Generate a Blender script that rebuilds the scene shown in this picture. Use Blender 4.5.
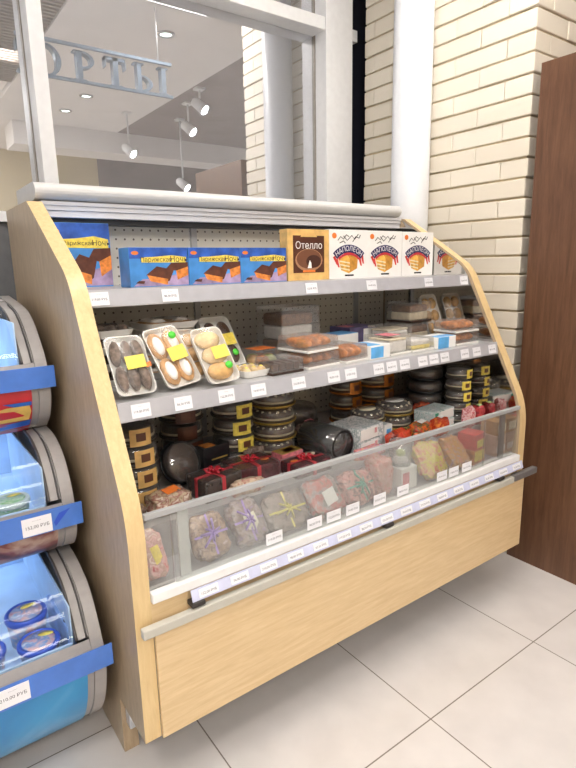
import bpy, bmesh, math, random
from mathutils import Matrix, Vector, noise
for o in list(bpy.data.objects): bpy.data.objects.remove(o)
S = bpy.context.scene; COL = S.collection
random.seed(7)
PI = math.pi
# ---------------------------------------------------------------- camera
cd = bpy.data.cameras.new('camera'); cam = bpy.data.objects.new('camera', cd); COL.objects.link(cam)
cd.sensor_fit = 'HORIZONTAL'; cd.sensor_width = 36; cd.lens = 544.4654 / 576 * 36; cd.clip_start = .05
r_, u_, f_ = (0.80694, -0.5903, -0.01992), (0.14086, 0.15959, 0.97708), (0.5736, 0.79125, -0.21193)
m = Matrix.Identity(4)
for i in range(3):
    m[i][0] = r_[i]; m[i][1] = u_[i]; m[i][2] = -f_[i]
m[0][3], m[1][3], m[2][3] = -0.3902, -1.216, 1.4275
cam.matrix_world = m; S.camera = cam
# ---------------------------------------------------------------- world, exposure
w = bpy.data.worlds.new('world'); S.world = w; w.use_nodes = True
w.node_tree.nodes['Background'].inputs[0].default_value = (1, .96, .92, 1)
w.node_tree.nodes['Background'].inputs[1].default_value = .7
S.view_settings.view_transform = 'Standard'; S.view_settings.look = 'None'
S.view_settings.gamma = 1; S.view_settings.use_curve_mapping = False
S.view_settings.exposure = 0.08
# ---------------------------------------------------------------- materials
MATS = {}
def nt(name):
    mt = bpy.data.materials.new(name); mt.use_nodes = True
    return mt, mt.node_tree.nodes, mt.node_tree.links, mt.node_tree.nodes['Principled BSDF']
def mat(name, col, rough=.5, var=.08, scale=30, bump=0, metal=0, emit=0, spec=.5, stretch=(1, 1, 1), coat=0):
    if name in MATS: return MATS[name]
    mt, N, L, b = nt(name)
    b.inputs['Roughness'].default_value = rough; b.inputs['Metallic'].default_value = metal
    b.inputs['Specular IOR Level'].default_value = spec
    b.inputs['Coat Weight'].default_value = coat
    tc = N.new('ShaderNodeTexCoord'); mp = N.new('ShaderNodeMapping'); mp.inputs['Scale'].default_value = stretch
    L.new(tc.outputs['Object'], mp.inputs[0])
    nz = N.new('ShaderNodeTexNoise'); nz.inputs['Scale'].default_value = scale; nz.inputs['Detail'].default_value = 4
    L.new(mp.outputs[0], nz.inputs['Vector'])
    cr = N.new('ShaderNodeValToRGB')
    cr.color_ramp.elements[0].position = .3; cr.color_ramp.elements[1].position = .7
    cr.color_ramp.elements[0].color = tuple(max(0, c * (1 - var)) for c in col) + (1,)
    cr.color_ramp.elements[1].color = tuple(min(1, c * (1 + var)) for c in col) + (1,)
    L.new(nz.outputs[0], cr.inputs[0]); L.new(cr.outputs[0], b.inputs['Base Color'])
    if bump:
        bp = N.new('ShaderNodeBump'); bp.inputs['Strength'].default_value = bump; bp.inputs['Distance'].default_value = .004
        L.new(nz.outputs[0], bp.inputs['Height']); L.new(bp.outputs[0], b.inputs['Normal'])
    if emit:
        L.new(cr.outputs[0], b.inputs['Emission Color']); b.inputs['Emission Strength'].default_value = emit
    MATS[name] = mt; return mt
def clear(name, tint=(1, 1, 1), gloss=.12, haze=.0, rough=.06, hazecol=(.8, .8, .8), edge=.35):
    if name in MATS: return MATS[name]
    mt = bpy.data.materials.new(name); mt.use_nodes = True; N = mt.node_tree.nodes; L = mt.node_tree.links
    N.remove(N['Principled BSDF'])
    tr = N.new('ShaderNodeBsdfTransparent'); tr.inputs[0].default_value = tint + (1,)
    gl = N.new('ShaderNodeBsdfGlossy'); gl.inputs['Roughness'].default_value = rough
    fr = N.new('ShaderNodeLayerWeight'); fr.inputs[0].default_value = .35
    ma = N.new('ShaderNodeMath'); ma.operation = 'MULTIPLY_ADD'; ma.inputs[1].default_value = edge; ma.inputs[2].default_value = gloss
    L.new(fr.outputs['Fresnel'], ma.inputs[0])
    mx = N.new('ShaderNodeMixShader'); L.new(ma.outputs[0], mx.inputs[0]); L.new(tr.outputs[0], mx.inputs[1]); L.new(gl.outputs[0], mx.inputs[2])
    out = mx
    if haze:
        df = N.new('ShaderNodeBsdfDiffuse'); df.inputs[0].default_value = hazecol + (1,)  # diffuse share paints a whitish veil over the clear material
        m2 = N.new('ShaderNodeMixShader'); m2.inputs[0].default_value = haze
        L.new(mx.outputs[0], m2.inputs[1]); L.new(df.outputs[0], m2.inputs[2]); out = m2
    L.new(out.outputs[0], N['Material Output'].inputs[0]); MATS[name] = mt; return mt
def wood(name, c1, c2, axis_scale, rough=.4, scale=6):
    mt, N, L, b = nt(name); b.inputs['Roughness'].default_value = rough
    tc = N.new('ShaderNodeTexCoord'); mp = N.new('ShaderNodeMapping'); mp.inputs['Scale'].default_value = axis_scale
    L.new(tc.outputs['Object'], mp.inputs[0])
    n1 = N.new('ShaderNodeTexNoise'); n1.inputs['Scale'].default_value = scale; n1.inputs['Detail'].default_value = 6; n1.inputs['Distortion'].default_value = .6
    n2 = N.new('ShaderNodeTexNoise'); n2.inputs['Scale'].default_value = scale * 6; n2.inputs['Detail'].default_value = 3
    L.new(mp.outputs[0], n1.inputs['Vector']); L.new(mp.outputs[0], n2.inputs['Vector'])
    ad = N.new('ShaderNodeMath'); ad.operation = 'MULTIPLY_ADD'; ad.inputs[1].default_value = .35
    L.new(n2.outputs[0], ad.inputs[0]); L.new(n1.outputs[0], ad.inputs[2])
    cr = N.new('ShaderNodeValToRGB'); cr.color_ramp.elements[0].position = .45; cr.color_ramp.elements[1].position = .9
    cr.color_ramp.elements[0].color = c1 + (1,); cr.color_ramp.elements[1].color = c2 + (1,)
    L.new(ad.outputs[0], cr.inputs[0]); L.new(cr.outputs[0], b.inputs['Base Color'])
    MATS[name] = mt; return mt
def blotch(name, cols, scale=40, rough=.25, bump=.3):      # printed / mottled film
    if name in MATS: return MATS[name]
    mt, N, L, b = nt(name); b.inputs['Roughness'].default_value = rough; b.inputs['Coat Weight'].default_value = .3
    tc = N.new('ShaderNodeTexCoord'); nz = N.new('ShaderNodeTexNoise'); nz.inputs['Scale'].default_value = scale; nz.inputs['Detail'].default_value = 3
    nz.inputs['Distortion'].default_value = .8
    L.new(tc.outputs['Object'], nz.inputs['Vector'])
    cr = N.new('ShaderNodeValToRGB'); e = cr.color_ramp.elements
    n = len(cols)
    while len(e) < n: e.new(.5)
    for i, c in enumerate(cols):
        e[i].position = .32 + .36 * i / max(1, n - 1); e[i].color = c + (1,)
    L.new(nz.outputs[0], cr.inputs[0]); L.new(cr.outputs[0], b.inputs['Base Color'])
    if bump:
        bp = N.new('ShaderNodeBump'); bp.inputs['Strength'].default_value = bump; bp.inputs['Distance'].default_value = .004
        L.new(nz.outputs[0], bp.inputs['Height']); L.new(bp.outputs[0], b.inputs['Normal'])
    MATS[name] = mt; return mt
def lamp_mat(name, col, s):
    mt, N, L, b = nt(name); b.inputs['Emission Color'].default_value = col + (1,); b.inputs['Emission Strength'].default_value = s
    b.inputs['Base Color'].default_value = (.9, .9, .9, 1); MATS[name] = mt; return mt

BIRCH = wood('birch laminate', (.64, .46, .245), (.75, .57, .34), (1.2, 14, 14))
BIRCH_SHADED = wood('shaded birch laminate side', (.385, .285, .185), (.50, .385, .255), (14, 9, 2.2))  # darker, greyer copy of the birch; the side's shade is in the colour
BIRCH_EDGE = wood('birch edge band', (.64, .46, .23), (.74, .56, .30), (14, 14, 1.5))
DARKWOOD = wood('brown wood', (.095, .042, .022), (.165, .080, .043), (10, 9, .8), rough=.38, scale=5)
STEEL = mat('grey shelf steel', (.52, .52, .53), .35, .04, metal=.3)
ALU = mat('aluminium', (.62, .63, .65), .32, .04, metal=.55)
WHITE = mat('white enamel', (.80, .80, .80), .35, .03)
CANOPY_WHITE = mat('warm white canopy', (.58, .575, .57), .4, .03)
DARK = mat('dark void', (.03, .03, .033), .6)
BLACKP = mat('black plastic', (.012, .012, .014), .25)
GREYP = mat('grey plastic', (.33, .31, .30), .45, .05)
PAPER = mat('white paper', (.82, .82, .86), .6, .02)
INK = mat('ink', (.04, .04, .07), .6)
FOAM = mat('white foam', (.82, .80, .76), .45, .03)
FILM = clear('cling film', (1, 1, 1), .03, .03, .28)
CLEAR = clear('clear plastic', (.97, .97, .97), .08, .09, .10)
SMOKE = clear('dim clear plastic', (.86, .86, .86), .10, .10, .12, (.5, .5, .5))
FRONTGLASS = clear('front glass', (.96, .98, .97), .03, .08, .03, (.74, .73, .76))
CHOC = mat('chocolate', (.085, .042, .026), .35, .35, 60, .3)
COCOA = mat('cocoa sponge', (.24, .13, .075), .5, .3, 60, .3)
DARKCHOC = mat('dark chocolate', (.05, .028, .02), .3, .4, 60, .3)
CREAM = mat('cream', (.82, .72, .52), .5, .12, 50, .2)
BUN = mat('bun crust', (.62, .37, .14), .45, .3, 45, .2)
PALEBUN = mat('pale sugared bun', (.74, .55, .30), .5, .2, 45, .2)
ORANGE = mat('orange pastry', (.55, .20, .05), .4, .45, 60, .3)
AMBER = mat('amber glaze', (.52, .28, .10), .35, .35, 50, .2)
POTATO = mat('dusty dark cake', (.17, .125, .10), .6, .5, 80, .4)
CAKEPALE = mat('pale sponge', (.72, .58, .36), .55, .2, 60, .3)
SUGAR = mat('white icing', (.85, .82, .78), .5, .08, 50)
YLABEL = mat('yellow label', (.80, .64, .10), .5, .2, 90)
GLABEL = mat('green sticker', (.10, .65, .06), .5, .05)
RLABEL = mat('red label', (.62, .05, .04), .4, .2)
OLABEL = mat('orange label', (.85, .22, .04), .4, .15)
WLABEL = mat('cream label', (.85, .80, .62), .5, .1)
PINKL = mat('pink label', (.72, .22, .26), .4, .35, 90)
GOLD = mat('gold card', (.55, .36, .08), .3, .2, 60, metal=.5)
COPPER = mat('copper foil', (.75, .27, .05), .22, .3, 50, .4, metal=.5)
REDRIB = mat('red ribbon', (.55, .02, .04), .3, .2)
YRIB = mat('yellow ribbon', (.80, .70, .12), .35, .15)
PURPRIB = mat('lilac ribbon', (.35, .22, .60), .35, .15)
GREENRIB = mat('green ribbon', (.02, .30, .20), .3, .2)
BLUE = mat('sky blue print', (.07, .28, .68), .35, .25, 14)
BLUE2 = mat('bright blue card', (.12, .42, .80), .35, .15)
BOXBLUE = mat('night blue print', (.03, .10, .42), .35, .55, 20)
NAVY = mat('navy print', (.02, .02, .10), .4)
DKBOX = mat('wine dark card', (.075, .012, .016), .3, .5, 40, coat=.2)
BROWNBOX = mat('brown print', (.085, .025, .012), .35, .3, 25)
TANBOX = mat('golden tan print', (.74, .46, .16), .4, .2, 25)
WHITEBOX = mat('white carton', (.86, .85, .83), .4, .02)
CAKEGOLD = mat('golden cake print', (.75, .42, .08), .4, .3, 50)
CAKEGOLD2 = mat('dark golden cake print', (.55, .26, .04), .4, .3, 50)
# ---------------------------------------------------------------- mesh builder
_txt = {}
def text_geo(body, size, ext):
    k = (body, size, ext)
    if k not in _txt:
        c = bpy.data.curves.new('t', 'FONT'); c.body = body; c.size = size; c.extrude = ext
        c.align_x = 'CENTER'; c.align_y = 'CENTER'; c.resolution_u = 3
        o = bpy.data.objects.new('t', c); COL.objects.link(o)
        dg = bpy.context.evaluated_depsgraph_get(); me = o.evaluated_get(dg).to_mesh()
        _txt[k] = ([v.co.copy() for v in me.vertices], [tuple(p.vertices) for p in me.polygons])
        o.evaluated_get(dg).to_mesh_clear(); bpy.data.objects.remove(o); bpy.data.curves.remove(c)
    return _txt[k]
class MB:
    def __init__(s, *mats): s.v = []; s.f = []; s.mi = []; s.sm = []; s.mats = list(mats); s.X = Matrix.Identity(4); s.i = 0
    def use(s, m):
        if m not in s.mats: s.mats.append(m)
        s.i = s.mats.index(m); return s
    def at(s, x=0, y=0, z=0, rx=0, ry=0, rz=0):
        s.X = Matrix.Translation((x, y, z)) @ Matrix.Rotation(rz, 4, 'Z') @ Matrix.Rotation(rx, 4, 'X') @ Matrix.Rotation(ry, 4, 'Y'); return s
    def add(s, vs, fs, smooth=False):
        b = len(s.v); s.v += [s.X @ Vector(v) for v in vs]
        for f in fs: s.f.append(tuple(b + i for i in f)); s.mi.append(s.i); s.sm.append(smooth)
        return s
    def box(s, x0, x1, y0, y1, z0, z1, bev=0):
        if bev:
            bm = bmesh.new(); bmesh.ops.create_cube(bm, size=1)
            for v in bm.verts: v.co = Vector(((x0 + x1) / 2 + v.co.x * (x1 - x0), (y0 + y1) / 2 + v.co.y * (y1 - y0), (z0 + z1) / 2 + v.co.z * (z1 - z0)))
            bmesh.ops.bevel(bm, geom=bm.edges[:], offset=bev, segments=2, profile=.5, affect='EDGES')
            bm.verts.index_update(); vs = [v.co.copy() for v in bm.verts]; fs = [tuple(v.index for v in f.verts) for f in bm.faces]; bm.free()
            return s.add(vs, fs)
        vs = [(x, y, z) for x in (x0, x1) for y in (y0, y1) for z in (z0, z1)]
        return s.add(vs, [(0, 1, 3, 2), (4, 6, 7, 5), (0, 4, 5, 1), (2, 3, 7, 6), (0, 2, 6, 4), (1, 5, 7, 3)])
    def lathe(s, prof, n=24, sx=1, sy=1):
        vs = []; fs = []
        for r, z in prof:
            for k in range(n):
                a = 2 * PI * k / n; vs.append((r * math.cos(a) * sx, r * math.sin(a) * sy, z))
        for j in range(len(prof) - 1):
            for k in range(n):
                k2 = (k + 1) % n; fs.append((j * n + k, j * n + k2, (j + 1) * n + k2, (j + 1) * n + k))
        if prof[0][0] > 1e-5: fs.append(tuple(range(n))[::-1])
        if prof[-1][0] > 1e-5: fs.append(tuple((len(prof) - 1) * n + k for k in range(n)))
        return s.add(vs, fs, True)
    def ell(s, x, y, z, rx, ry, rz, n=14, m_=8):
        X = s.X; s.X = X @ Matrix.Translation((x, y, z)) @ Matrix.Diagonal((rx, ry, rz, 1))
        s.lathe([(max(1e-6, math.sin(PI * j / m_)), -math.cos(PI * j / m_)) for j in range(m_ + 1)], n); s.X = X; return s
    def prism(s, poly, axis, a, b):
        n = len(poly)
        def P(p, h): return (h, p[0], p[1]) if axis == 'x' else ((p[0], h, p[1]) if axis == 'y' else (p[0], p[1], h))
        vs = [P(p, a) for p in poly] + [P(p, b) for p in poly]
        fs = [tuple(range(n))[::-1], tuple(range(n, 2 * n))] + [(k, (k + 1) % n, n + (k + 1) % n, n + k) for k in range(n)]
        return s.add(vs, fs)
    def ring(s, cx, cy, r0x, r0y, r1x, r1y, a, b, n=28, a0=0, a1=2 * PI):   # flat ring in XZ, thickness along Y
        full = abs(a1 - a0 - 2 * PI) < 1e-4; k_ = n if full else n + 1
        vs = []
        for k in range(k_):
            t = a0 + (a1 - a0) * k / n; c, d = math.cos(t), math.sin(t)
            for (rx, ry, y) in ((r0x, r0y, a), (r1x, r1y, a), (r1x, r1y, b), (r0x, r0y, b)): vs.append((cx + rx * c, y, cy + ry * d))
        fs = []
        for k in range(n):
            q = (k + 1) % k_
            for j in range(4): fs.append((k * 4 + j, k * 4 + (j + 1) % 4, q * 4 + (j + 1) % 4, q * 4 + j))
        return s.add(vs, fs)
    def tube(s, pts, r, n=8, closed=False):
        pts = [Vector(p) for p in pts]; vs = []; fs = []; m_ = len(pts)
        for i, p in enumerate(pts):
            d = (pts[(i + 1) % m_ if closed else min(i + 1, m_ - 1)] - pts[(i - 1) % m_ if closed else max(i - 1, 0)]).normalized()
            a = d.orthogonal().normalized() if abs(d.z) > .95 else d.cross(Vector((0, 0, 1))).normalized(); b = d.cross(a)
            for k in range(n): t = 2 * PI * k / n; vs.append(p + (a * math.cos(t) + b * math.sin(t)) * r)
        for i in range(m_ if closed else m_ - 1):
            j = (i + 1) % m_
            for k in range(n): fs.append((i * n + k, i * n + (k + 1) % n, j * n + (k + 1) % n, j * n + k))
        if not closed: fs += [tuple(range(n))[::-1], tuple((m_ - 1) * n + k for k in range(n))]
        return s.add(vs, fs, True)
    def flat(s, poly, y): return s.add([(p[0], y, p[1]) for p in poly], [tuple(range(len(poly)))])
    def disc(s, cx, cz, rx, rz, y, n=20): return s.flat([(cx + rx * math.cos(2 * PI * k / n), cz + rz * math.sin(2 * PI * k / n)) for k in range(n)], y)
    def text(s, body, size, x, y, z, rot=0, ext=0, face='front', sx=1):
        vs, fs = text_geo(body, size, ext); c, d = math.cos(rot), math.sin(rot)
        if face == 'front': out = [(x + sx * (v.x * c - v.y * d), y - v.z, z + v.x * d + v.y * c) for v in vs]
        else: out = [(x + v.x, y + v.y, z + v.z) for v in vs]
        return s.add(out, fs)
    def sheet(s, rows):
        n = len(rows[0]); vs = [p for r in rows for p in r]
        return s.add(vs, [(i * n + j, i * n + j + 1, (i + 1) * n + j + 1, (i + 1) * n + j) for i in range(len(rows) - 1) for j in range(n - 1)], True)
    def build(s, name, parent=None, label=None, kind=None):
        me = bpy.data.meshes.new(name); me.from_pydata(s.v, [], s.f)
        for m_ in s.mats: me.materials.append(m_)
        for p, i, sm in zip(me.polygons, s.mi, s.sm): p.material_index = i; p.use_smooth = sm
        bm = bmesh.new(); bm.from_mesh(me); bmesh.ops.recalc_face_normals(bm, faces=bm.faces[:]); bm.to_mesh(me); bm.free()
        o = bpy.data.objects.new(name, me); COL.objects.link(o)
        if parent: o.parent = parent
        if label: o['label'] = label
        if kind: o['kind'] = kind
        return o
def tag(o, label, cat, group=None):
    o['label'] = label; o['category'] = cat
    if group: o['group'] = group
    return o
def thing(name, label, cat, loc=(0, 0, 0), rz=0, group=None, rx=0, ry=0):
    o = bpy.data.objects.new(name, None); COL.objects.link(o); o.empty_display_size = .05
    o.matrix_basis = Matrix.Translation(loc) @ Matrix.Rotation(rz, 4, 'Z') @ Matrix.Rotation(rx, 4, 'X') @ Matrix.Rotation(ry, 4, 'Z')
    return tag(o, label, cat, group)
KIDS = {}
def copy_tree(o, loc=None, rz=None, label=None, group=None, rx=0, ry=0):
    def cp(x, par):
        c = x.copy(); COL.objects.link(c); c.parent = par
        for k in [k for k in ALLKIDS(x)]: cp(k, c)
        return c
    c = cp(o, None)
    if loc is not None: c.matrix_basis = Matrix.Translation(loc) @ Matrix.Rotation(rz or 0, 4, 'Z') @ Matrix.Rotation(rx, 4, 'X') @ Matrix.Rotation(ry, 4, 'Y')
    if label: c['label'] = label
    if group: c['group'] = group
    return c
def ALLKIDS(x): return list(x.children)
def struct(o): o['kind'] = 'structure'; return o
# ================================================================= SETTING
# floor: 60 cm tiles
mt, N, L, b = nt('floor tiles'); b.inputs['Roughness'].default_value = .32
tc = N.new('ShaderNodeTexCoord'); mp = N.new('ShaderNodeMapping'); mp.inputs['Location'].default_value = (-.828 + .6 * 20, .277 + .6 * 20, 0)
br = N.new('ShaderNodeTexBrick'); br.offset = 0; br.inputs['Scale'].default_value = 1
br.inputs['Brick Width'].default_value = .6; br.inputs['Row Height'].default_value = .6; br.inputs['Mortar Size'].default_value = .0022
br.inputs['Mortar Smooth'].default_value = .1; br.inputs['Bias'].default_value = 0
br.inputs['Color1'].default_value = (.68, .64, .62, 1); br.inputs['Color2'].default_value = (.655, .615, .595, 1); br.inputs['Mortar'].default_value = (.16, .13, .11, 1)
L.new(tc.outputs['Object'], mp.inputs[0]); L.new(mp.outputs[0], br.inputs['Vector'])
nz = N.new('ShaderNodeTexNoise'); nz.inputs['Scale'].default_value = 7; nz.inputs['Detail'].default_value = 6; L.new(tc.outputs['Object'], nz.inputs['Vector'])
mx = N.new('ShaderNodeMixRGB'); mx.blend_type = 'MULTIPLY'; mx.inputs[0].default_value = .25
L.new(br.outputs['Color'], mx.inputs[1]); L.new(nz.outputs[0], mx.inputs[2])
gn = N.new('ShaderNodeGamma'); gn.inputs[1].default_value = .88; L.new(mx.outputs[0], gn.inputs[0]); L.new(gn.outputs[0], b.inputs['Base Color'])
FLOOR = mt
o = MB(FLOOR).box(-3.5, 5.5, -6, 2.2, -.06, 0).build('floor'); struct(o)
# ceiling in three zones
CEIL = mat('ceiling plaster', (.86, .83, .80), .7, .03, 4)
CEILD = mat('dark ceiling', (.30, .25, .24), .7, .1, 3)
mb = MB(CEIL).box(.95, 2.55, -4.4, 2.2, 3.3, 3.4)
mb.use(CEILD).box(2.55, 5.5, -6, 2.2, 3.3, 3.4)
mb.use(CEIL).box(-3.5, .95, -6, 2.2, 3.36, 3.4)
mb.use(CEIL).box(.95, 2.55, -6, -4.4, 3.3, 3.4)
struct(mb.build('ceiling'))
GRILLE = mat('ceiling slats', (.42, .37, .33), .6, .05)
mb = MB(GRILLE)
for k in range(36): mb.box(-.9, .94, -2.6 + k * .06, -2.575 + k * .06, 3.3, 3.355)
struct(mb.build('trim_1'))
mb = MB(CEIL).box(1.2, 5.5, -4.6, -4.1, 3.02, 3.3); struct(mb.build('trim_2'))
WALLC = mat('cream wall', (.70, .60, .40), .7, .03, 4)
WALLD = mat('dim back wall', (.10, .09, .085), .7, .1, 4)
mb = MB(WALLC).box(-3.5, 2.85, -6.1, -6, 0, 3.4); mb.use(CEILD).box(2.85, 5.5, -6.1, -6, 0, 3.4)
struct(mb.build('wall_front'))
struct(MB(WALLD).box(-3.5, 5.5, 2.2, 2.3, 0, 3.4).build('wall_back'))
# low wall under the shop window
struct(MB(mat('grey wall', (.12, .12, .125), .7)).box(-3.5, 2.4, 1.26, 1.40, 0, 1.62).build('wall_low'))
# brick column with split-face bricks laid one by one
mt, N, L, b = nt('cream brick'); b.inputs['Roughness'].default_value = .85
ge = N.new('ShaderNodeNewGeometry'); cr = N.new('ShaderNodeValToRGB')
cr.color_ramp.elements[0].color = (.735, .67, .56, 1); cr.color_ramp.elements[1].color = (.79, .73, .625, 1)
L.new(ge.outputs['Random Per Island'], cr.inputs[0]); L.new(cr.outputs[0], b.inputs['Base Color'])
tc = N.new('ShaderNodeTexCoord'); nz = N.new('ShaderNodeTexNoise'); nz.inputs['Scale'].default_value = 25; nz.inputs['Detail'].default_value = 5
L.new(tc.outputs['Object'], nz.inputs['Vector']); bp = N.new('ShaderNodeBump'); bp.inputs['Strength'].default_value = .35; bp.inputs['Distance'].default_value = .006
L.new(nz.outputs[0], bp.inputs['Height']); L.new(bp.outputs[0], b.inputs['Normal'])
BRICK = mt; MORTAR = mat('mortar', (.56, .46, .30), .9, .1, 60)
WX, WY0, WY1 = 1.95, .20, 1.22
mb = MB(BRICK, MORTAR); mb.use(MORTAR).box(WX + .012, 3.2, WY0 + .012, WY1, 0, 3.3); mb.use(BRICK)
H = .0838
for k in range(-20, 20):
    z0 = 1.704 + k * H + .0045; z1 = z0 + H - .009
    if z1 < .05 or z0 > 3.25: continue
    off = (k % 2) * .135
    y = WY0 + .27 - off                                      # return brick at the corner
    dx = random.uniform(-.004, .003); dy = random.uniform(-.003, .003)
    mb.box(WX + dx, WX + (.12 if k % 2 else .25), WY0 + dy, y - .003, z0, z1, .004)
    while y < WY1 - .02:
        y2 = min(y + .27, WY1); d = random.uniform(-.002, .003)
        mb.box(WX + d, WX + .06, y + .0004, y2 - .0004, z0 + random.uniform(-.001, .001), z1 + random.uniform(-.001, .001), .004); y = y2
    x = WX + (.12 if k % 2 else .25)
    while x < 3.2:
        x2 = min(x + .27, 3.2); d = random.uniform(-.004, .004)
        mb.box(x + .0004, x2 - .0004, WY0 + d, WY0 + .06, z0, z1, .004); x = x2
struct(mb.build('wall_right'))
# shop window: mullions, rail and mirror-like panes
FRAME = mat('white window frame', (.74, .74, .75), .35, .03); FRAMEG = mat('grey window frame', (.30, .27, .24), .4)
win = bpy.data.objects.new('window_1', None); COL.objects.link(win); struct(win)
GY = 1.345
def mull(x0, x1):
    mb = MB(FRAME, FRAMEG); mb.box(x0, x1, 1.24, GY - .012, 1.63, 3.3, .003); mb.use(FRAMEG).box(x0 - .004, x1 + .004, GY - .0119, GY + .03, 1.63, 3.3); mb.build('mullion', win)
mull(.194, .251); mull(1.686, 1.876)
mb = MB(FRAME); mb.box(.252, 1.685, 1.245, GY + .02, 2.643, 2.706, .003); mb.build('transom', win)
mb = MB(FRAME); mb.box(1.877, 1.94, 1.27, GY + .02, 2.64, 2.70, .003); mb.build('transom', win)
mb = MB(FRAME); mb.box(-3, 1.95, 1.24, GY + .03, 1.62, 1.66); mb.build('sill', win)
mt = bpy.data.materials.new('window glass'); mt.use_nodes = True; N = mt.node_tree.nodes; L = mt.node_tree.links; N.remove(N['Principled BSDF'])
tr = N.new('ShaderNodeBsdfTransparent'); tr.inputs[0].default_value = (.85, .85, .85, 1)
gl = N.new('ShaderNodeBsdfGlossy'); gl.inputs['Roughness'].default_value = .0; gl.inputs[0].default_value = (.93, .95, 1, 1)
mx = N.new('ShaderNodeMixShader'); mx.inputs[0].default_value = .72
df = N.new('ShaderNodeBsdfDiffuse'); df.inputs[0].default_value = (.75, .75, .76, 1)  # diffuse part paints a pale haze into the panes
m2 = N.new('ShaderNodeMixShader'); m2.inputs[0].default_value = .13
L.new(tr.outputs[0], mx.inputs[1]); L.new(gl.outputs[0], mx.inputs[2]); L.new(mx.outputs[0], m2.inputs[1]); L.new(df.outputs[0], m2.inputs[2])
L.new(m2.outputs[0], N['Material Output'].inputs[0]); MIRG = mt
for a, c, z0, z1 in ((-3, .19, 1.66, 3.3), (.256, 1.682, 1.66, 2.642), (.256, 1.682, 2.707, 3.3)):
    MB(MIRG).box(a, c, GY, GY + .008, z0, z1).build('pane', win)
MB(mat('dark gap', (.012, .014, .025), .4)).box(1.885, 2.1, GY - .02, GY + .01, 1.66, 3.3).build('pane', win, 'dark narrow pane by the bricks')
# ceiling lights: the small mirrored panel is seen, the other panels added out of view
LM = lamp_mat('light panel', (1, .95, .89), 31)
def panel(x, y, sx, sy, label, z=3.36):
    t = thing('ceiling_light', label, 'lamp', (x, y, z), 0, 'ceiling light panels')
    mb = MB(WHITE); a = .03
    for (x0, x1, y0, y1) in ((-sx - a, sx + a, -sy - a, -sy), (-sx - a, sx + a, sy, sy + a), (-sx - a, -sx, -sy, sy), (sx, sx + a, -sy, sy)): mb.box(x0, x1, y0, y1, -.03, 0)
    mb.build('frame', t); MB(LM).box(-sx, sx, -sy, sy, -.02, -.001).build('diffuser', t)
panel(.45, -.30, .30, .22, 'added unseen ceiling light panel above the front of the display case')
panel(.15, -1.15, .30, .25, 'added unseen ceiling light panel between the display case and the shoppers')  # added as front fill for the case
panel(1.55, .05, .30, .18, 'added unseen ceiling light panel above the right end of the display case', 3.3)
panel(.70, -1.85, .18, .16, 'small bright ceiling light mirrored in the left window pane')
panel(-1.3, -1.3, .30, .30, 'added unseen ceiling light panel above the ice cream freezer')
panel(.25, -3.0, .38, .32, 'added unseen ceiling light panel behind the shoppers, nearest the hanging letters')  # far row added to brighten the inside of the case
panel(-1.1, -3.3, .38, .32, 'added unseen ceiling light panel behind the shoppers, farthest left')
panel(-.3, -4.6, .38, .32, 'added unseen ceiling light panel deepest in the shop')
SPOT = lamp_mat('spot lamp', (1, .97, .92), 60)
def spot(x, y, z, label, zc=3.3, aim=(-.45, .6)):
    t = thing('spotlight', label, 'lamp', (x, y, zc), 0, 'white spotlights')
    mb = MB(WHITE).tube([(0, 0, 0), (0, 0, z - zc + .08)], .012); mb.at(0, 0, 0).box(-.05, .05, -.05, .05, -.02, 0); mb.build('stem', t)
    mb = MB(WHITE).at(0, 0, z - zc, .9, 0, -.6).lathe([(.035, .1), (.05, .08), (.06, -.08), (.055, -.08), (.03, -.05)], 16); mb.build('housing', t)
    mb = MB(SPOT).at(0, 0, z - zc, .9, 0, -.6).lathe([(.05, -.07), (.04, -.078), (1e-6, -.08)], 16); mb.build('bulb', t)
spot(2.62, -1.75, 3.12, 'white spotlight on the dark ceiling with a bright lamp')
spot(2.98, -3.0, 2.50, 'white spotlight hanging low on a long stem', 3.3)
spot(2.30, -3.05, 2.86, 'white spotlight hanging beside the ceiling beam', 3.3)
spot(2.75, -2.3, 3.02, 'white spotlight on the dark ceiling behind the first', 3.3)
DLM = lamp_mat('downlight lamp', (.85, 1, .85), 6)
for x, y, lb in ((1.76, -.66, 'round recessed downlight nearest the hanging letters'), (1.70, -2.65, 'round recessed downlight in the middle of the pale ceiling'), (1.66, -3.35, 'round recessed downlight farthest from the display case')):
    t = thing('downlight', lb, 'lamp', (x, y, 3.3), 0, 'recessed downlights')
    MB(mat('chrome', (.6, .6, .6), .2, metal=.9)).lathe([(.075, 0), (.075, -.008), (.05, -.012), (.05, 0)], 24).build('rim', t)
    MB(DLM).lathe([(.05, -.002), (.02, -.006), (1e-6, -.007)], 20).build('bulb', t)
# hanging letters ТОРТЫ, facing the shoppers; the window mirrors them
SIGN = mat('brushed blue grey letter', (.20, .25, .31), .3, .1, 30, metal=.5)
sg = thing('hanging_letters_sign', 'grey metal letters on two rails hung from the ceiling before the display case', 'sign', (0, -.30, 2.695))
lh = .19; y0, y1 = -.03, .03
def Tt(cx, hw=.075):
    mb = MB(SIGN).box(cx - .018, cx + .018, y0, y1, .02, lh + .02).box(cx - hw, cx + hw, y0, y1, lh - .002, lh + .02)
    for s in (-1, 1): mb.prism([(cx + s * hw, lh + .02), (cx + s * (hw - .012), lh + .02), (cx + s * (hw - .005), lh - .05), (cx + s * hw, lh - .05)], 'y', y0, y1)
    return mb.box(cx - .045, cx + .045, y0, y1, .02, .03)
def bowl(mb, x, z0, z1, w):
    c = (z0 + z1) / 2; h = (z1 - z0) / 2
    mb.ring(x, c, w - .028, h - .012, w, h, y0, y1, 20, -PI / 2, PI / 2); return mb
Tt(.56, .044).build('letter', sg)
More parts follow.
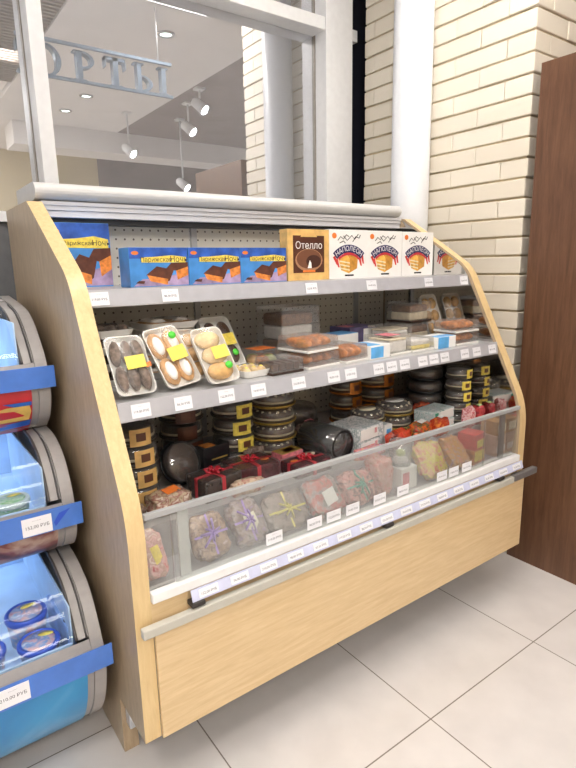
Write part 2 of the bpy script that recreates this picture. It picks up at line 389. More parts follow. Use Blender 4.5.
mb = MB(SIGN).ring(.70, .115, .062, .088, .095, .1, y0, y1, 36); mb.build('letter', sg)
mb = MB(SIGN).box(.90, .935, y0, y1, .02, .21).box(.88, .96, y0, y1, .02, .03).box(.88, .935, y0, y1, .2, .21); bowl(mb, .935, .10, .21, .085).build('letter', sg)
Tt(1.17).build('letter', sg)
mb = MB(SIGN).box(1.33, 1.362, y0, y1, .02, .21).box(1.31, 1.385, y0, y1, .2, .21); bowl(mb, 1.362, .02, .13, .085)
mb.box(1.52, 1.555, y0, y1, .02, .21).box(1.5, 1.575, y0, y1, .2, .21).box(1.5, 1.575, y0, y1, .02, .03); mb.build('letter', sg)
for z in (0, .225): MB(SIGN).box(.515, 1.60, .022, .045, z, z + .02).build('rail', sg)
for x in (.56, 1.5): MB(ALU).tube([(x, .03, .24), (x, .03, .604 if x > .95 else .664)], .004).build('hanger', sg)
# white pipe
mb = MB(mat('white pipe paint', (.72, .735, .77), .3, .02)).at(1.845, .775, 0).lathe([(.095, 0), (.095, 3.3)], 40)
tag(mb.build('white_pipe'), 'thick white vertical pipe in front of the cream brick column', 'pipe')
# brown cabinet
t = thing('wooden_cabinet', 'tall dark brown wood cabinet at the right of the display case', 'cabinet', (2.25, -.15, 0))
mb = MB(DARKWOOD).box(-.32, -.30, -.45, .305, .0, 2.225, .001).box(-.30, .32, .285, .305, 0, 2.225).build('side_panel', t)
MB(DARKWOOD).box(-.299, .32, -.45, .284, 2.20, 2.222).build('top', t)
MB(DARKWOOD).box(-.299, .32, -.43, -.41, .05, 2.19).build('door', t)
# ================================================================= DISPLAY CASE
LEN, TH, YT, ZT, ZB, YK, ZK, Z2, YB = 1.743, .045, .674, 1.639, .192, .299, 1.409, .832, 1.02
case = thing('display_case', 'birch coloured open pastry display case with two shelves and low front glass', 'display case', (0, 0, 0))
def panel_poly(d=0):
    kn = [(0 + d, .70)]
    p0 = Vector((YK + d, ZK - d * .3)); 
    def bez(a, b, c, n):
        out = []
        for i in range(n + 1):
            s = i / n; out.append(tuple((1 - s) ** 2 * Vector(a) + 2 * s * (1 - s) * Vector(b) + s * s * Vector(c)))
        return out
    top = (YT + d, ZT - d); k1 = (YK + d, ZK); k2 = (0 + d, Z2)
    v = lambda a, b, s: tuple(Vector(a).lerp(Vector(b), s))
    pts = [top] + bez(v(k1, top, .12), k1, v(k1, k2, .08), 6) + bez(v(k2, k1, .13), k2, (d, Z2 - .09), 8) + [(d, ZB + d), (.20, ZB + d)]
    return pts
pp = panel_poly()
full = pp + [(.201, 0), (.985, 0), (YB, .02), (YB, ZT)]
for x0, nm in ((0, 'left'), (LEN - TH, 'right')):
    mb = MB(BIRCH_SHADED, BIRCH_EDGE); n = len(full)
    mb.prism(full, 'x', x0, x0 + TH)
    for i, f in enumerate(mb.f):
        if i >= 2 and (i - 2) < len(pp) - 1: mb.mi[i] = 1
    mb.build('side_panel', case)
MIRROR = mat('polished end liner', (.62, .60, .58), .06, .02, metal=1)
inner = [(y + .012, z - .004) for y, z in pp if z > .62] + [(.03, .62), (.79, .62), (.79, 1.60), (.66, 1.60)]
MB(MIRROR).prism(inner, 'x', LEN - TH - .003, LEN - TH - .0005).build('end_mirror', case, 'polished mirror lining inside the right end')
# front panel, plinth, feet
mb = MB(BIRCH).box(TH + .001, LEN, -.012, -.0006, ZB, .528, .0015); mb.build('front_panel', case)
mb = MB(BIRCH).box(TH + .001, LEN - TH, .004, .022, .529, .60); mb.build('upper_front_strip', case)
MB(mat('plinth', (.25, .22, .2), .5)).box(TH + .001, LEN - TH - .001, .23, .245, .04, .60).build('plinth', case)
MB(ALU).box(.012, .034, .165, .199, .10, .16, .003).build('corner_bracket', case)
# bumper rail
mb = MB(mat('pale bumper', (.50, .485, .43), .4, .03)).box(.008, 1.63, -.034, -.0125, .519, .545, .003)
mb.use(mat('grey bumper end', (.14, .13, .13), .5)).box(1.631, 1.80, -.037, -.0125, .522, .55, .004); mb.build('bumper_rail', case)
# deck, back, canopy
mb = MB(mat('deck steel', (.50, .49, .50), .35, .04, metal=.3)).box(TH + .001, LEN - TH - .004, .03, .155, .595, .61)
mb.box(TH + .001, LEN - TH - .004, .1551, .165, .595, .72).box(TH + .001, LEN - TH - .004, .1651, .795, .705, .72); mb.build('deck', case)
mb = MB(WHITE).box(TH + .001, LEN - TH - .001, -.012, .029, .594, .622, .003); mb.build('glass_channel', case, 'white lower channel of the front glass')
mt, N, L, b = nt('perforated back'); b.inputs['Roughness'].default_value = .5
tc = N.new('ShaderNodeTexCoord'); 
mul = N.new('ShaderNodeVectorMath'); mul.operation = 'MULTIPLY'; mul.inputs[1].default_value = (1 / .033, 0, 1 / .033); L.new(tc.outputs['Object'], mul.inputs[0])
fr = N.new('ShaderNodeVectorMath'); fr.operation = 'FRACTION'; L.new(mul.outputs[0], fr.inputs[0])
sb = N.new('ShaderNodeVectorMath'); sb.operation = 'SUBTRACT'; sb.inputs[1].default_value = (.5, 0, .5); L.new(fr.outputs[0], sb.inputs[0])
ln = N.new('ShaderNodeVectorMath'); ln.operation = 'LENGTH'; L.new(sb.outputs[0], ln.inputs[0])
lt = N.new('ShaderNodeMath'); lt.operation = 'LESS_THAN'; lt.inputs[1].default_value = .115; L.new(ln.outputs['Value'], lt.inputs[0])
mx = N.new('ShaderNodeMixRGB'); mx.inputs[1].default_value = (.76, .72, .64, 1); mx.inputs[2].default_value = (.14, .115, .095, 1); L.new(lt.outputs[0], mx.inputs[0])
L.new(mx.outputs[0], b.inputs['Base Color']); BACK = mt
MB(BACK).box(TH + .001, LEN - TH - .004, .80, .815, .62, 1.60).build('back_panel', case)
for x in (.62, 1.49): MB(STEEL).box(x - .012, x + .012, .785, .7995, .73, 1.60).build('upright', case)
mb = MB(CANOPY_WHITE); 
prof = [(.95, 1.645), (.95, 1.70)] + [(.70 - .03 * math.sin(a), 1.674 + .026 * math.cos(a)) for a in [PI * k / 10 for k in range(11)]] + [(.72, 1.645)]
mb.prism(prof, 'x', .028, 1.676); mb.build('canopy', case)
mb = MB(mat('white track', (.70, .70, .73), .35, .03))
for y, z0, z1 in ((.69, 1.632, 1.6445), (.695, 1.617, 1.6315), (.70, 1.596, 1.6165)): mb.box(TH + .001, LEN - TH - .001, y, .95, z0, z1, .0015)
mb.build('canopy_track', case, 'stepped metal track under the canopy')
MB(DARK).box(TH + .001, LEN - TH - .001, .72, .79, 1.578, 1.595).build('blind_roll', case, 'dark blind slot under the canopy')
# shelves with price rails
RAIL = mat('grey price rail', (.50, .50, .54), .3, .04, metal=.2)
prices = ['119,00 РУБ', '86,50 РУБ', '152,00 РУБ', '74,90 РУБ', '210,00 РУБ', '98,00 РУБ', '67,50 РУБ']
def price_tag(parent, x, y, z, w=.05, h=.034, rx=0, i=0):
    mb = MB(PAPER, INK).box(-w / 2, w / 2, -.0012, 0, -h / 2, h / 2)
    mb.use(INK).text(prices[i % 7], w * .17, 0, -.0016, -.002).text('·' * 8, w * .14, 0, -.0016, h * .3)
    o = mb.build('price_tag', parent); o.matrix_basis = Matrix.Translation((x, y, z)) @ Matrix.Rotation(rx, 4, 'X'); return o
def shelf(y, z, tags, rh, dy, xr):
    sh = MB(STEEL).box(TH + .001, xr, y + .004, .798, z - .014, z).box(TH + .03, TH + .05, y + .02, .798, z - .045, z - .0141).box(xr - .06, xr - .04, y + .02, .798, z - .045, z - .0141).build('shelf', case)
    mb = MB(RAIL).prism([(y - .002, z + .002), (y + .004, z + .002), (y + .004, z - rh), (y - .010, z - rh), (y - .010, z - rh + .005)], 'x', TH + .001, xr)
    mb.build('price_rail', sh)
    for i, x in enumerate(tags): price_tag(sh, x, y - .0085, z - rh / 2 + .001, .052, .036, -.2, i)
    return sh
shelf(.295, 1.372, (.075, .281, .808, 1.099, 1.426, 1.66), .045, 0, LEN - TH - .005)
shelf(.13, 1.09, (.105, .225, .36, .47, .621, .766, .842, .975, 1.041, 1.109, 1.208, 1.272, 1.337, 1.463, 1.542, 1.65), .048, 0, LEN - TH - .005)
# front glass
gl = MB(FRONTGLASS).box(.12, 1.46, .003, .008, .622, .818).build('front_glass', case)
MB(clear('side front glass', (.94, .95, .94), .05, .05, .03, (.7, .7, .74))).box(1.462, LEN - TH - .003, .009, .014, .622, .818).build('front_glass', case)
MB(clear('side front glass')).box(TH + .002, .118, .009, .014, .622, .818).build('front_glass', case)
MB(clear('glass top edge', (.85, .86, .86), .2, .55, .1, (.55, .56, .57))).box(TH + .002, LEN - TH - .003, .0, .016, .8185, .834, .002).build('glass_top_edge', case)
for x, m_ in ((.155, CANOPY_WHITE), (1.60, mat('grey post', (.2, .2, .2), .4))): MB(m_).box(x - .015, x + .015, .017, .026, .623, .818).build('glass_support', case)
for i, x in enumerate((.432, .584, .662, .744, .868, .983, 1.196, 1.266, 1.346)): price_tag(gl, x, .0025, .648, .058, .036, 0, i)
# price strip on brackets
HOLD = mat('lilac strip holder', (.58, .60, .78), .3, .06, 25)
st = MB(HOLD).box(-.78, .78, -.003, 0, -.016, .016).build('price_strip', case); st.matrix_basis = Matrix.Translation((.93, -.016, .578)) @ Matrix.Rotation(-.3, 4, 'X')
for k in range(16): price_tag(st, -.73 + k * .0975, -.0032, 0, .058, .022, 0, k + 2)
for x in (.165, .888, 1.545): MB(mat('black bracket', (.03, .025, .022), .5)).box(x - .02, x + .02, -.03, .003, .549, .563, .003).build('bracket', case)
# ================================================================= BOXES ON THE TOP SHELF
def arc_text(mb, body, size, cx, cz, R, span, y):
    n = len(body)
    for i, ch in enumerate(body):
        a = span * (.5 - (i + .5) / n)
        mb.text(ch, size, cx + R * math.sin(-a), y, cz + R * math.cos(a) - R, a)
Z1 = 1.3725
def night_box(w, h, d, loc, label):
    t = thing('cake_box', label, 'box', loc, 0, 'blue cake boxes on the top shelf')
    y = -d / 2
    mb = MB(BLUE, BOXBLUE, CHOC, ORANGE, YLABEL).box(-w / 2, w / 2, y, d / 2, 0, h, .001)
    X = lambda a: -w / 2 + a * w; Zf = lambda a: a * h
    P = lambda l: [(X(a), Zf(c)) for a, c in l]
    mb.use(BOXBLUE).flat(P([(.005, .72), (.995, .72), (.995, .995), (.005, .995)]), y - .0004)
    br = mat('brown choc print', (.11, .035, .02), .4, .3, 40); og = mat('orange wafer print', (.72, .24, .05), .4, .35, 70); pk = mat('dusk pink print', (.35, .26, .42), .4, .4, 25)
    mb.use(pk).flat(P([(.05, .02), (.995, .02), (.995, .38), (.55, .22), (.2, .2)]), y - .0004)
    mb.use(br).flat(P([(.60, .45), (.70, .60), (.995, .62), (.995, .48), (.78, .40)]), y - .0006)
    mb.use(og).flat(P([(.78, .40), (.995, .50), (.995, .28), (.80, .16)]), y - .0007)
    mb.use(br).flat(P([(.26, .30), (.45, .52), (.74, .42), (.66, .14), (.62, .12)]), y - .0008)
    mb.use(og).flat(P([(.28, .30), (.63, .19), (.62, .04), (.33, .14)]), y - .0009)
    mb.use(br).flat(P([(.08, .10), (.14, .16), (.24, .15), (.22, .08)]), y - .0008)
    mb.use(OLABEL).disc(X(.1), Zf(.86), w * .06, h * .05, y - .0008)
    mb.use(YLABEL).flat(P([(.2, .62), (.96, .61), (.97, .75), (.72, .80), (.4, .76), (.2, .75)]), y - .0006)
    mb.build('carton', t)
    MB(mat('dark lettering', (.03, .012, .03), .5)).text('Парижская', w * .098, X(.45), y - .001, Zf(.685)).text('Ночь', w * .13, X(.84), y - .001, Zf(.69)).build('lettering', t)
    return t
night_box(.188, .203, .10, (.1425, .69, Z1), 'large blue Parisian-night cake box standing at the left end of the top shelf')
nb = night_box(.194, .119, .085, (.3125, .465, Z1), 'small blue cake box beside the big blue one, first of three')
copy_tree(nb, (.509, .465, Z1), 0, 'small blue cake box in the middle of the row of three')
copy_tree(nb, (.7045, .465, Z1), 0, 'small blue cake box beside the brown box, last of three')
# Отелло
w, h, d = .20, .188, .05; y = -d / 2
t = thing('cake_box', 'golden tan box with a dark cake picture on brown, on the top shelf', 'box', (.928, .475, Z1))
mb = MB(TANBOX).box(-w / 2, w / 2, y, d / 2, 0, h, .001)
mb.use(BROWNBOX).flat([(-.075, .028), (.075, .028), (.075, .165), (-.075, .165)], y - .0004)
mb.use(TANBOX).flat([(-.04, .160), (.04, .160), (.025, .178), (-.025, .178)], y - .0007)
mb.use(mat('plate print', (.42, .22, .12), .4)).disc(.0, .075, .066, .042, y - .0007)
mb.use(mat('plate inner print', (.18, .07, .035), .4)).disc(0, .079, .060, .036, y - .0009)
mb.use(mat('dark cake print', (.06, .018, .01), .4)).disc(.022, .07, .036, .024, y - .0011)
mb.use(SUGAR).flat([(-.008, .045), (.012, .045), (.01, .065), (.003, .075)], y - .0013)
mb.use(OLABEL).flat([(-.03, .03), (.03, .03), (.03, .038), (-.03, .038)], y - .0009)
mb.build('carton', t)
MB(WHITEBOX).text('Отелло', .037, 0, y - .0012, .128).build('lettering', t)
# НАПОЛЕОН
w, h, d = .209, .192, .10; y = -d / 2
t = thing('cake_box', 'white cake box with a golden layer cake picture, next to the brown box', 'box', (1.146, .515, Z1), 0, 'white cake boxes on the top shelf')
mb = MB(WHITEBOX).box(-w / 2, w / 2, y, d / 2, 0, h, .001)
mb.use(CAKEGOLD).flat([(-.060, .086), (-.015, .096), (.005, .078), (.002, .020), (-.042, .034)], y - .0004)
mb.use(CAKEGOLD2).flat([(.005, .078), (-.015, .098), (.05, .094), (.045, .04), (.002, .022)], y - .0003)
mb.use(CREAM)
for k in range(3): mb.flat([(-.05 + k * .003, .072 - k * .014), (.004, .064 - k * .014), (.004, .059 - k * .014), (-.05 + k * .003, .067 - k * .014)], y - .0006)
mb.use(RLABEL)
for x0, z0, x1, z1 in ((-.086, .085, -.066, .055), (.066, .088, .076, .058), (-.072, .075, -.058, .045), (.052, .08, .064, .05)): mb.flat([(x0, z0), (x0 + .012, z0 + .006), (x1 + .008, z1), (x1, z1)], y - .0005)
mb.use(mat('red ribbon print', (.55, .03, .06), .4)).ring(0, .01, .083, .083, .092, .092, y - .0005, y - .0002, 16, PI * .28, PI * .72)
mb.use(NAVY).ring(0, .01, .093, .093, .124, .124, y - .0009, y - .0002, 20, PI * .26, PI * .74)
mb.use(RLABEL).flat([(-.028, .098), (.028, .098), (.026, .110), (-.026, .110)], y - .0008)
mb.use(OLABEL).disc(-.078, .168, .012, .011, y - .0006)
mb.use(BLACKP).flat([(-.022, .010), (.026, .010), (.026, .016), (-.022, .016)], y - .0006)
for pts in ([(-.06, .15), (-.045, .165), (-.03, .155), (-.015, .172), (.0, .165)], [(-.03, .168), (-.01, .15), (.015, .17), (.03, .155), (.05, .175)], [(.02, .145), (.035, .165), (.055, .16), (.062, .172)], [(-.05, .14), (-.03, .148), (-.02, .14)]):
    mb.tube([(p[0], y - .0004, p[1]) for p in pts], .0016, 5)
mb.build('carton', t)
mb = MB(WHITEBOX); arc_text(mb, 'НАПОЛЕОН', .027, 0, .118, .108, 1.42, y - .0012); mb.build('lettering', t)
copy_tree(t, (1.363, .525, Z1), 0, 'white cake box with a golden layer cake picture, middle one of the row')
copy_tree(t, (1.585, .535, Z1), 0, 'white cake box with a golden layer cake picture, at the right end of the row')
# ================================================================= SHELF AND DECK GOODS BUILDERS
def rrect(w, h, r, n=4):
    out = []
    for cx, cy, a0 in ((w / 2 - r, h / 2 - r, 0), (-w / 2 + r, h / 2 - r, PI / 2), (-w / 2 + r, -h / 2 + r, PI), (w / 2 - r, -h / 2 + r, 1.5 * PI)):
        for k in range(n + 1): a = a0 + PI / 2 * k / n; out.append((cx + r * math.cos(a), cy + r * math.sin(a)))
    return out
def foam_dish(mb, w, h, d=.022):     # dish in XY, opening +Z
    loops = []
    for (sc, z) in ((.86, 0), (.98, d * .9), (1, d), (.95, d), (.83, .004)):
        loops.append([(x * sc, y * (1 - (1 - sc) * w / h), z) for x, y in rrect(w, h, .02)])
    n = len(loops[0]); vs = [p for l in loops for p in l]; fs = [tuple(range(n))[::-1], tuple((4 * n + k) for k in range(n))]
    for j in range(4): fs += [(j * n + k, j * n + (k + 1) % n, (j + 1) * n + (k + 1) % n, (j + 1) * n + k) for k in range(n)]
    return mb.add(vs, fs)
def pastry_tray(label, loc, w, h, kind, rz=0, rx=0, ry=0, group='foam trays of pastries', labels=True):
    t = thing('pastry_tray', label, 'pastry tray', loc, rz, group, rx, ry)
    def P(mb): mb.X = Matrix.Translation((0, 0, 0)); return mb
    foam_dish(MB(FOAM), w, h).build('tray', t)
    cells = {'potato': (3, 2), 'iced': (2, 2), 'bun': (1, 3), 'mini': (3, 2), 'round': (2, 2), 'plain': (2, 3)}[kind]
    cw, ch = w * .84 / cells[0], h * .86 / cells[1]
    for i in range(cells[0]):
        for j in range(cells[1]):
            x = -w * .42 + cw * (i + .5); y = -h * .43 + ch * (j + .5); q = random.uniform(-.003, .003)
            if kind == 'potato': mb = MB(POTATO).at(x, y, .018, 0, 0, q * 30).ell(0, 0, 0, cw * .52, ch * .52, .017)
            elif kind == 'iced': mb = MB(AMBER).ell(x, y, .014, cw * .56, ch * .54, .014); mb.use(SUGAR).ell(x + q, y + q, .021, cw * .34, ch * .38, .0135)
            elif kind == 'bun': mb = MB((PALEBUN, PALEBUN, BUN)[2 - j] if j else BUN).ell(x + q, y, .017, cw * .49, ch * .54, .017)
            elif kind == 'mini': mb = MB(PALEBUN).ell(x, y, .016, cw * .44, ch * .42, .014); mb.use(YLABEL).ell(x, y, .026, cw * .2, ch * .2, .006)
            elif kind == 'round': mb = MB(CHOC).ell(x, y, .017, cw * .46, ch * .44, .016)
            else: mb = MB(BUN).ell(x, y, .016, cw * .46, ch * .46, .015)
            mb.build('pastry', t)
    mb = MB(FILM); rows = []
    for j in range(7):
        y = -h / 2 + h * j / 6; rows.append([(-w / 2 + w * i / 6, y, .0235 + .014 * math.sin(PI * i / 6) * math.sin(PI * j / 6)) for i in range(7)])
    mb.sheet(rows); mb.build('cling_film', t)
    def sheetlabel(m_, cx, cy, lw, lh, nm):
        mb = MB(m_); mb.add([(cx - lw / 2, cy - lh / 2, .0385), (cx + lw / 2, cy - lh / 2 + .004, .0385), (cx + lw / 2, cy + lh / 2, .0385), (cx - lw / 2, cy + lh / 2 - .004, .0385), (cx - lw / 2, cy - lh / 2, .0378), (cx + lw / 2, cy - lh / 2 + .004, .0378), (cx + lw / 2, cy + lh / 2, .0378), (cx - lw / 2, cy + lh / 2 - .004, .0378)], [(0, 1, 2, 3), (7, 6, 5, 4), (0, 4, 5, 1), (1, 5, 6, 2), (2, 6, 7, 3), (3, 7, 4, 0)]); mb.build(nm, t)
    if labels:
        sheetlabel(YLABEL, w * .1, 0, w * .5, h * .24, 'price_label')
        if kind == 'potato': sheetlabel(OLABEL, w * .4, -.012, w * .14, h * .1, 'sticker')
        else: 
            mb = MB(GLABEL).at(w * .2, (h * .3 if kind == 'iced' else -h * .25), .034).lathe([(.011, 0), (.011, .005)], 14); mb.build('sticker', t)
    return t
def clam(label, loc, w, d, h, content, group=None, rz=0, top=None, name='plastic_pastry_box', cat='pastry box', base=DARKCHOC, mat_=None):
    t = thing(name, label, cat, loc, rz, group)
    MB(base).box(-w / 2, w / 2, -d / 2, d / 2, 0, .008, .002).build('base', t)
    mb = MB(mat_ or CLEAR); iw, idp = w / 2 - .006, d / 2 - .006
    mb.prism([(-w / 2, .009), (w / 2, .009), (iw, h), (-iw, h)], 'y', -d / 2, d / 2); mb.build('lid', t)
    if content == 'rolls':
        for k in range(3):
            x = -iw + (k + .5) * 2 * iw / 3
            MB(ORANGE).ell(x, 0, .009 + h * .4, iw / 3.2, idp * .9, h * .38).build('pastry', t)
    elif content == 'bars':
        for k in range(4):
            x = -iw + (k + .5) * 2 * iw / 4
            mb = MB(CHOC).box(x - iw * .21, x + iw * .21, -idp * .9, idp * .9, .009, h * .7, .004); mb.build('pastry', t)
    elif content == 'white':
        mb = MB(SUGAR).box(-iw * .9, iw * .9, -idp * .9, idp * .9, .009, h * .75, .008); mb.use(CREAM).box(-iw * .88, iw * .88, -idp * .88, idp * .88, h * .75, h * .85, .003); mb.build('cake', t)
    elif content == 'yellow':
        mb = MB(mat('lemon cake', (.80, .66, .22), .5, .15, 60)).box(-iw * .92, iw * .92, -idp * .9, idp * .9, .009, h * .45, .005); mb.use(SUGAR).box(-iw * .9, iw * .9, -idp * .88, idp * .88, h * .45, h * .85, .006); mb.build('cake', t)
    elif content == 'log':
        mb = MB(SUGAR).box(-iw * .85, iw * .85, -idp * .8, idp * .8, h * .35, h * .62, .01); mb.use(COCOA).box(-iw * .88, iw * .88, -idp * .82, idp * .82, h * .62, h * .86, .012); mb.use(COCOA).box(-iw * .9, iw * .9, -idp * .85, idp * .85, .009, h * .33, .006); mb.build('cake', t)
    elif content == 'brown':
        mb = MB(COCOA).box(-iw * .9, iw * .9, -idp * .9, idp * .9, h * .5, h * .85, .008); mb.use(CREAM).box(-iw * .92, iw * .92, -idp * .9, idp * .9, .01, h * .5, .006); mb.build('cake', t)
    elif content == 'salad':
        for k in range(6): 
            a = k * 1.05; MB((BUN, ORANGE, mat('pistachio', (.45, .5, .15), .5, .2, 60))[k % 3]).ell(iw * .5 * math.cos(a), idp * .5 * math.sin(a), h * .35, iw * .42, idp * .42, h * .32).build('pastry', t)
    if top: MB(top).box(-w * .3, w * .3, -d * .25, d * .25, h + .0005, h + .0015).build('label', t)
    return t
def carton(label, loc, w, d, h, body, trims=(), group=None, rz=0, name='carton', cat='carton', rx=0, ry=0):
    t = thing(name, label, cat, loc, rz, group, rx, ry)
    mb = MB(body).box(-w / 2, w / 2, -d / 2, d / 2, 0, h, .0015)
    mb.build('box', t)
    for m_, (a, b_, c, e), face in trims:
        mb = MB(m_)
        if face == 'f': mb.box(-w / 2 + a * w, -w / 2 + b_ * w, -d / 2 - .001, -d / 2, c * h, e * h)
        else: mb.box(-w / 2 + a * w, -w / 2 + b_ * w, -d / 2 + c * d, -d / 2 + e * d, h, h + .001)
        mb.build('label', t)
    return t
def cake(label, loc, r, h, kind='dark', group=None, sticker=None, rx=0, ry=0, rz=0, side=None):
    t = thing('boxed_round_cake', label, 'cake', loc, rz, group, rx, ry)
    bs = {'dark': mat('dark brown base', (.06, .045, .035), .3, .2), 'gold': GOLD, 'clear': BLACKP, 'copper': COPPER, 'tart': GOLD}[kind]
    MB(bs).lathe([(r * .9, 0), (r, .006), (r * 1.02, .012), (r * .98, .012), (r * .9, .006)], 28).build('base', t)
    ck = {'dark': DARKCHOC, 'gold': CHOC, 'clear': CHOC, 'copper': CHOC, 'tart': DARKCHOC}[kind]
    mb = MB(ck); ch = h * .78
    mb.lathe([(r * .88, .0125), (r * .9, ch * .3), (r * .87, ch * .85), (r * .8, ch), (1e-6, ch * 1.02)], 28)
    mb.use(CREAM).lathe([(r * .905, ch * .42), (r * .91, ch * .5), (r * .905, ch * .58)], 28) if kind != 'clear' else None
    if kind in ('gold', 'tart'):
        mb.use(CREAM)
        for k in range(14): a = 2 * PI * k / 14; mb.ell(r * .76 * math.cos(a), r * .76 * math.sin(a), ch, r * .07, r * .07, .006, 8, 5)
    mb.build('cake', t)
    MB(CLEAR if kind != 'clear' else SMOKE).lathe([(r * .97, .0125), (r * .95, h * .8), (r * .86, h), (1e-6, h + .001)], 28).build('dome_lid', t)
    if sticker:
        MB(sticker).at(0, 0, h + .0015).lathe([(r * .55, 0), (r * .55, .0008)], 20, 1, .8).build('top_label', t)
    if side:
        rows = []
        for z in (.004, h * .9): rows.append([(r * 1.03 * math.sin(a), -r * 1.03 * math.cos(a), z) for a in [-.45 + .9 * k / 6 for k in range(7)]])
        MB(side).sheet(rows).build('side_label', t)
        MB(mat('brown oval print', (.12, .04, .02), .4)).sheet([[(r * 1.04 * math.sin(a), -r * 1.04 * math.cos(a), z) for a in [-.2 + .4 * k / 4 for k in range(5)]] for z in (h * .3, h * .7)]).build('print', t)
    return t
ORD = {2: ['lower', 'upper'], 3: ['bottom', 'middle', 'top'], 4: ['bottom', 'second', 'third', 'top'], 5: ['bottom', 'second', 'middle', 'fourth', 'top']}
def stack(n, loc, r, h, kind, desc, group, sticker=None, side=None, jit=.0012):
    first = None
    for k in range(n):
        l = (loc[0] + random.uniform(-jit, jit), loc[1] + random.uniform(-jit, jit), loc[2] + k * (h + .003))
        lb = (desc % ORD[n][k]) if n > 1 else desc
        if first is None: first = cake(lb, l, r, h, kind, group, sticker, 0, 0, .1, side)
        else: copy_tree(first, l, random.uniform(-.25, .25), lb)
    return first
def bag(label, loc, rx_, ry_, rz_, m_, group=None, seed=0, rz=0, wrap=None, name='wrapped_pastry', cat='pastry pack', band=None, tilt=0):
    if tilt: loc = (loc[0], loc[1] + rz_ * math.sin(tilt), loc[2] + ry_ * math.sin(tilt) - .004)
    t = thing(name, label, cat, loc, rz, group, tilt)
    bm = bmesh.new(); bmesh.ops.create_icosphere(bm, subdivisions=4, radius=1)
    for v in bm.verts:
        c = v.co.copy(); p = Vector((math.copysign(abs(c.x) ** .5, c.x), math.copysign(abs(c.y) ** .5, c.y), math.copysign(abs(c.z) ** .6, c.z)))
        k = 1 + .22 * noise.noise(c * 2.3 + Vector((seed, 0, 0))) + .08 * noise.noise(c * 7 + Vector((0, seed, 0)))
        v.co = Vector((p.x * rx_ * k, p.y * ry_ * k, max(p.z * rz_ * k, -rz_) + rz_))
    for i_, ext in enumerate((rx_, ry_)):
        q_ = max(abs(v.co[i_]) for v in bm.verts)
        for v in bm.verts: v.co[i_] *= ext / q_
    q_ = max(v.co.z for v in bm.verts)
    for v in bm.verts: v.co.z *= 2 * rz_ / q_
    bm.verts.index_update(); vs = [v.co.copy() for v in bm.verts]; fs = [tuple(v.index for v in f.verts) for f in bm.faces]; bm.free()
    MB(m_).add(vs, fs, True).build('wrapper', t)
    if wrap: MB(wrap).at(rx_ * .1, -ry_ * .1, rz_ * 2.02, .2, 0, .2).box(-rx_ * .35, rx_ * .35, -ry_ * .35, ry_ * .35, 0, .0012).build('label', t)
    if band:
        mb = MB(band)
        for k in range(7):
            a = k * .9 + seed; q = .012 + .007 * (k % 3)
            mb.tube([(0, 0, rz_ * 1.9), (q * .5 * math.cos(a), q * .5 * math.sin(a), rz_ * 2.0 + .014), (q * math.cos(a), q * math.sin(a), rz_ * 2.0 + .008), (q * 1.7 * math.cos(a), q * 1.7 * math.sin(a), rz_ * 2 - .002)], .0035, 6)
        mb.box(-.003, .003, -ry_ * .85, ry_ * .85, rz_ * 1.93, rz_ * 1.96).box(-rx_ * .85, rx_ * .85, -.003, .003, rz_ * 1.93, rz_ * 1.96)
        mb.build('ribbon', t)
    return t
def ribbon_box(label, loc, w, d, h, m_, rib, rz=0, sticker=None, group='gift wrapped cakes'):
    t = thing('ribboned_cake_box', label, 'cake box', loc, rz, group)
    MB(m_).box(-w / 2, w / 2, -d / 2, d / 2, 0, h, .006).build('box', t)
    mb = MB(rib).box(-.007, .007, -d / 2 - .001, d / 2 + .001, 0, h + .0012).box(-w / 2 - .001, w / 2 + .001, -.007, .007, 0, h + .0014)
    for k in range(6):
        a = k * 1.05 + .3
        mb.tube([(0, 0, h), (.016 * math.cos(a), .016 * math.sin(a), h + .016), (.03 * math.cos(a), .03 * math.sin(a), h + .012), (.022 * math.cos(a + .4), .022 * math.sin(a + .4), h + .004)], .0035, 6)
    mb.build('ribbon', t)
    if sticker:
        for m2, (a, b_, s) in sticker: MB(m2).at(a * w, b_ * d, h + .002).lathe([(s, 0), (s, .001)], 16, 1.2, .8).build('sticker', t)
    MB(FILM).box(-w / 2 - .003, w / 2 + .003, -d / 2 - .003, d / 2 + .003, 0, h + .004, .006).build('film', t)
    return t
ZS = 1.0905
# ---------------------------------------------------------------- middle shelf
LEAN = PI / 2 - .60
def lean(label, x, y, w, h, kind, rz=0, ry=0, labels=True, tilt=LEAN, dz=0):
    # tray stands on its lower edge: centre placed so that the bottom edge touches the shelf
    return pastry_tray(label, (x, y + math.cos(tilt) * h / 2, ZS + math.sin(tilt) * h / 2 + .002 + dz), w, h, kind, rz, tilt, ry, labels=labels)
lean('leaning foam tray of dusty dark brown oblong cakes at the left panel', .113, .165, .108, .175, 'potato')
lean('leaning foam tray of four white iced round cakes with a green sticker', .243, .185, .115, .19, 'iced', .10, .12)
lean('leaning foam tray of brown pastries half hidden behind the pale bun tray', .315, .235, .105, .17, 'plain', .05, 0, False)
lean('leaning foam tray of pale buns with yellow label and green sticker', .362, .150, .105, .18, 'bun', .05, .05)
lean('leaning foam tray of dark and pale cakes set back behind the bun trays', .49, .33, .12, .195, 'round', .1, 0, True)
pastry_tray('small flat foam tray of yellow topped mini pastries', (.508, .232, ZS + .001), .105, .11, 'mini', .1, 0, 0, labels=False)
tr = pastry_tray('flat foam tray of iced cakes, lowest of the stack behind the leaning trays', (.30, .425, ZS + .001), .19, .14, 'iced', .05, group='stacked foam trays at the back left', labels=False)
for k, nm in enumerate(('second from below', 'third from below', 'topmost')): copy_tree(tr, (.30 + .008 * k, .425, ZS + .001 + .050 * (k + 1)), .05 + .03 * k, 'flat foam tray of iced cakes, %s in the stack behind the leaning trays' % nm)
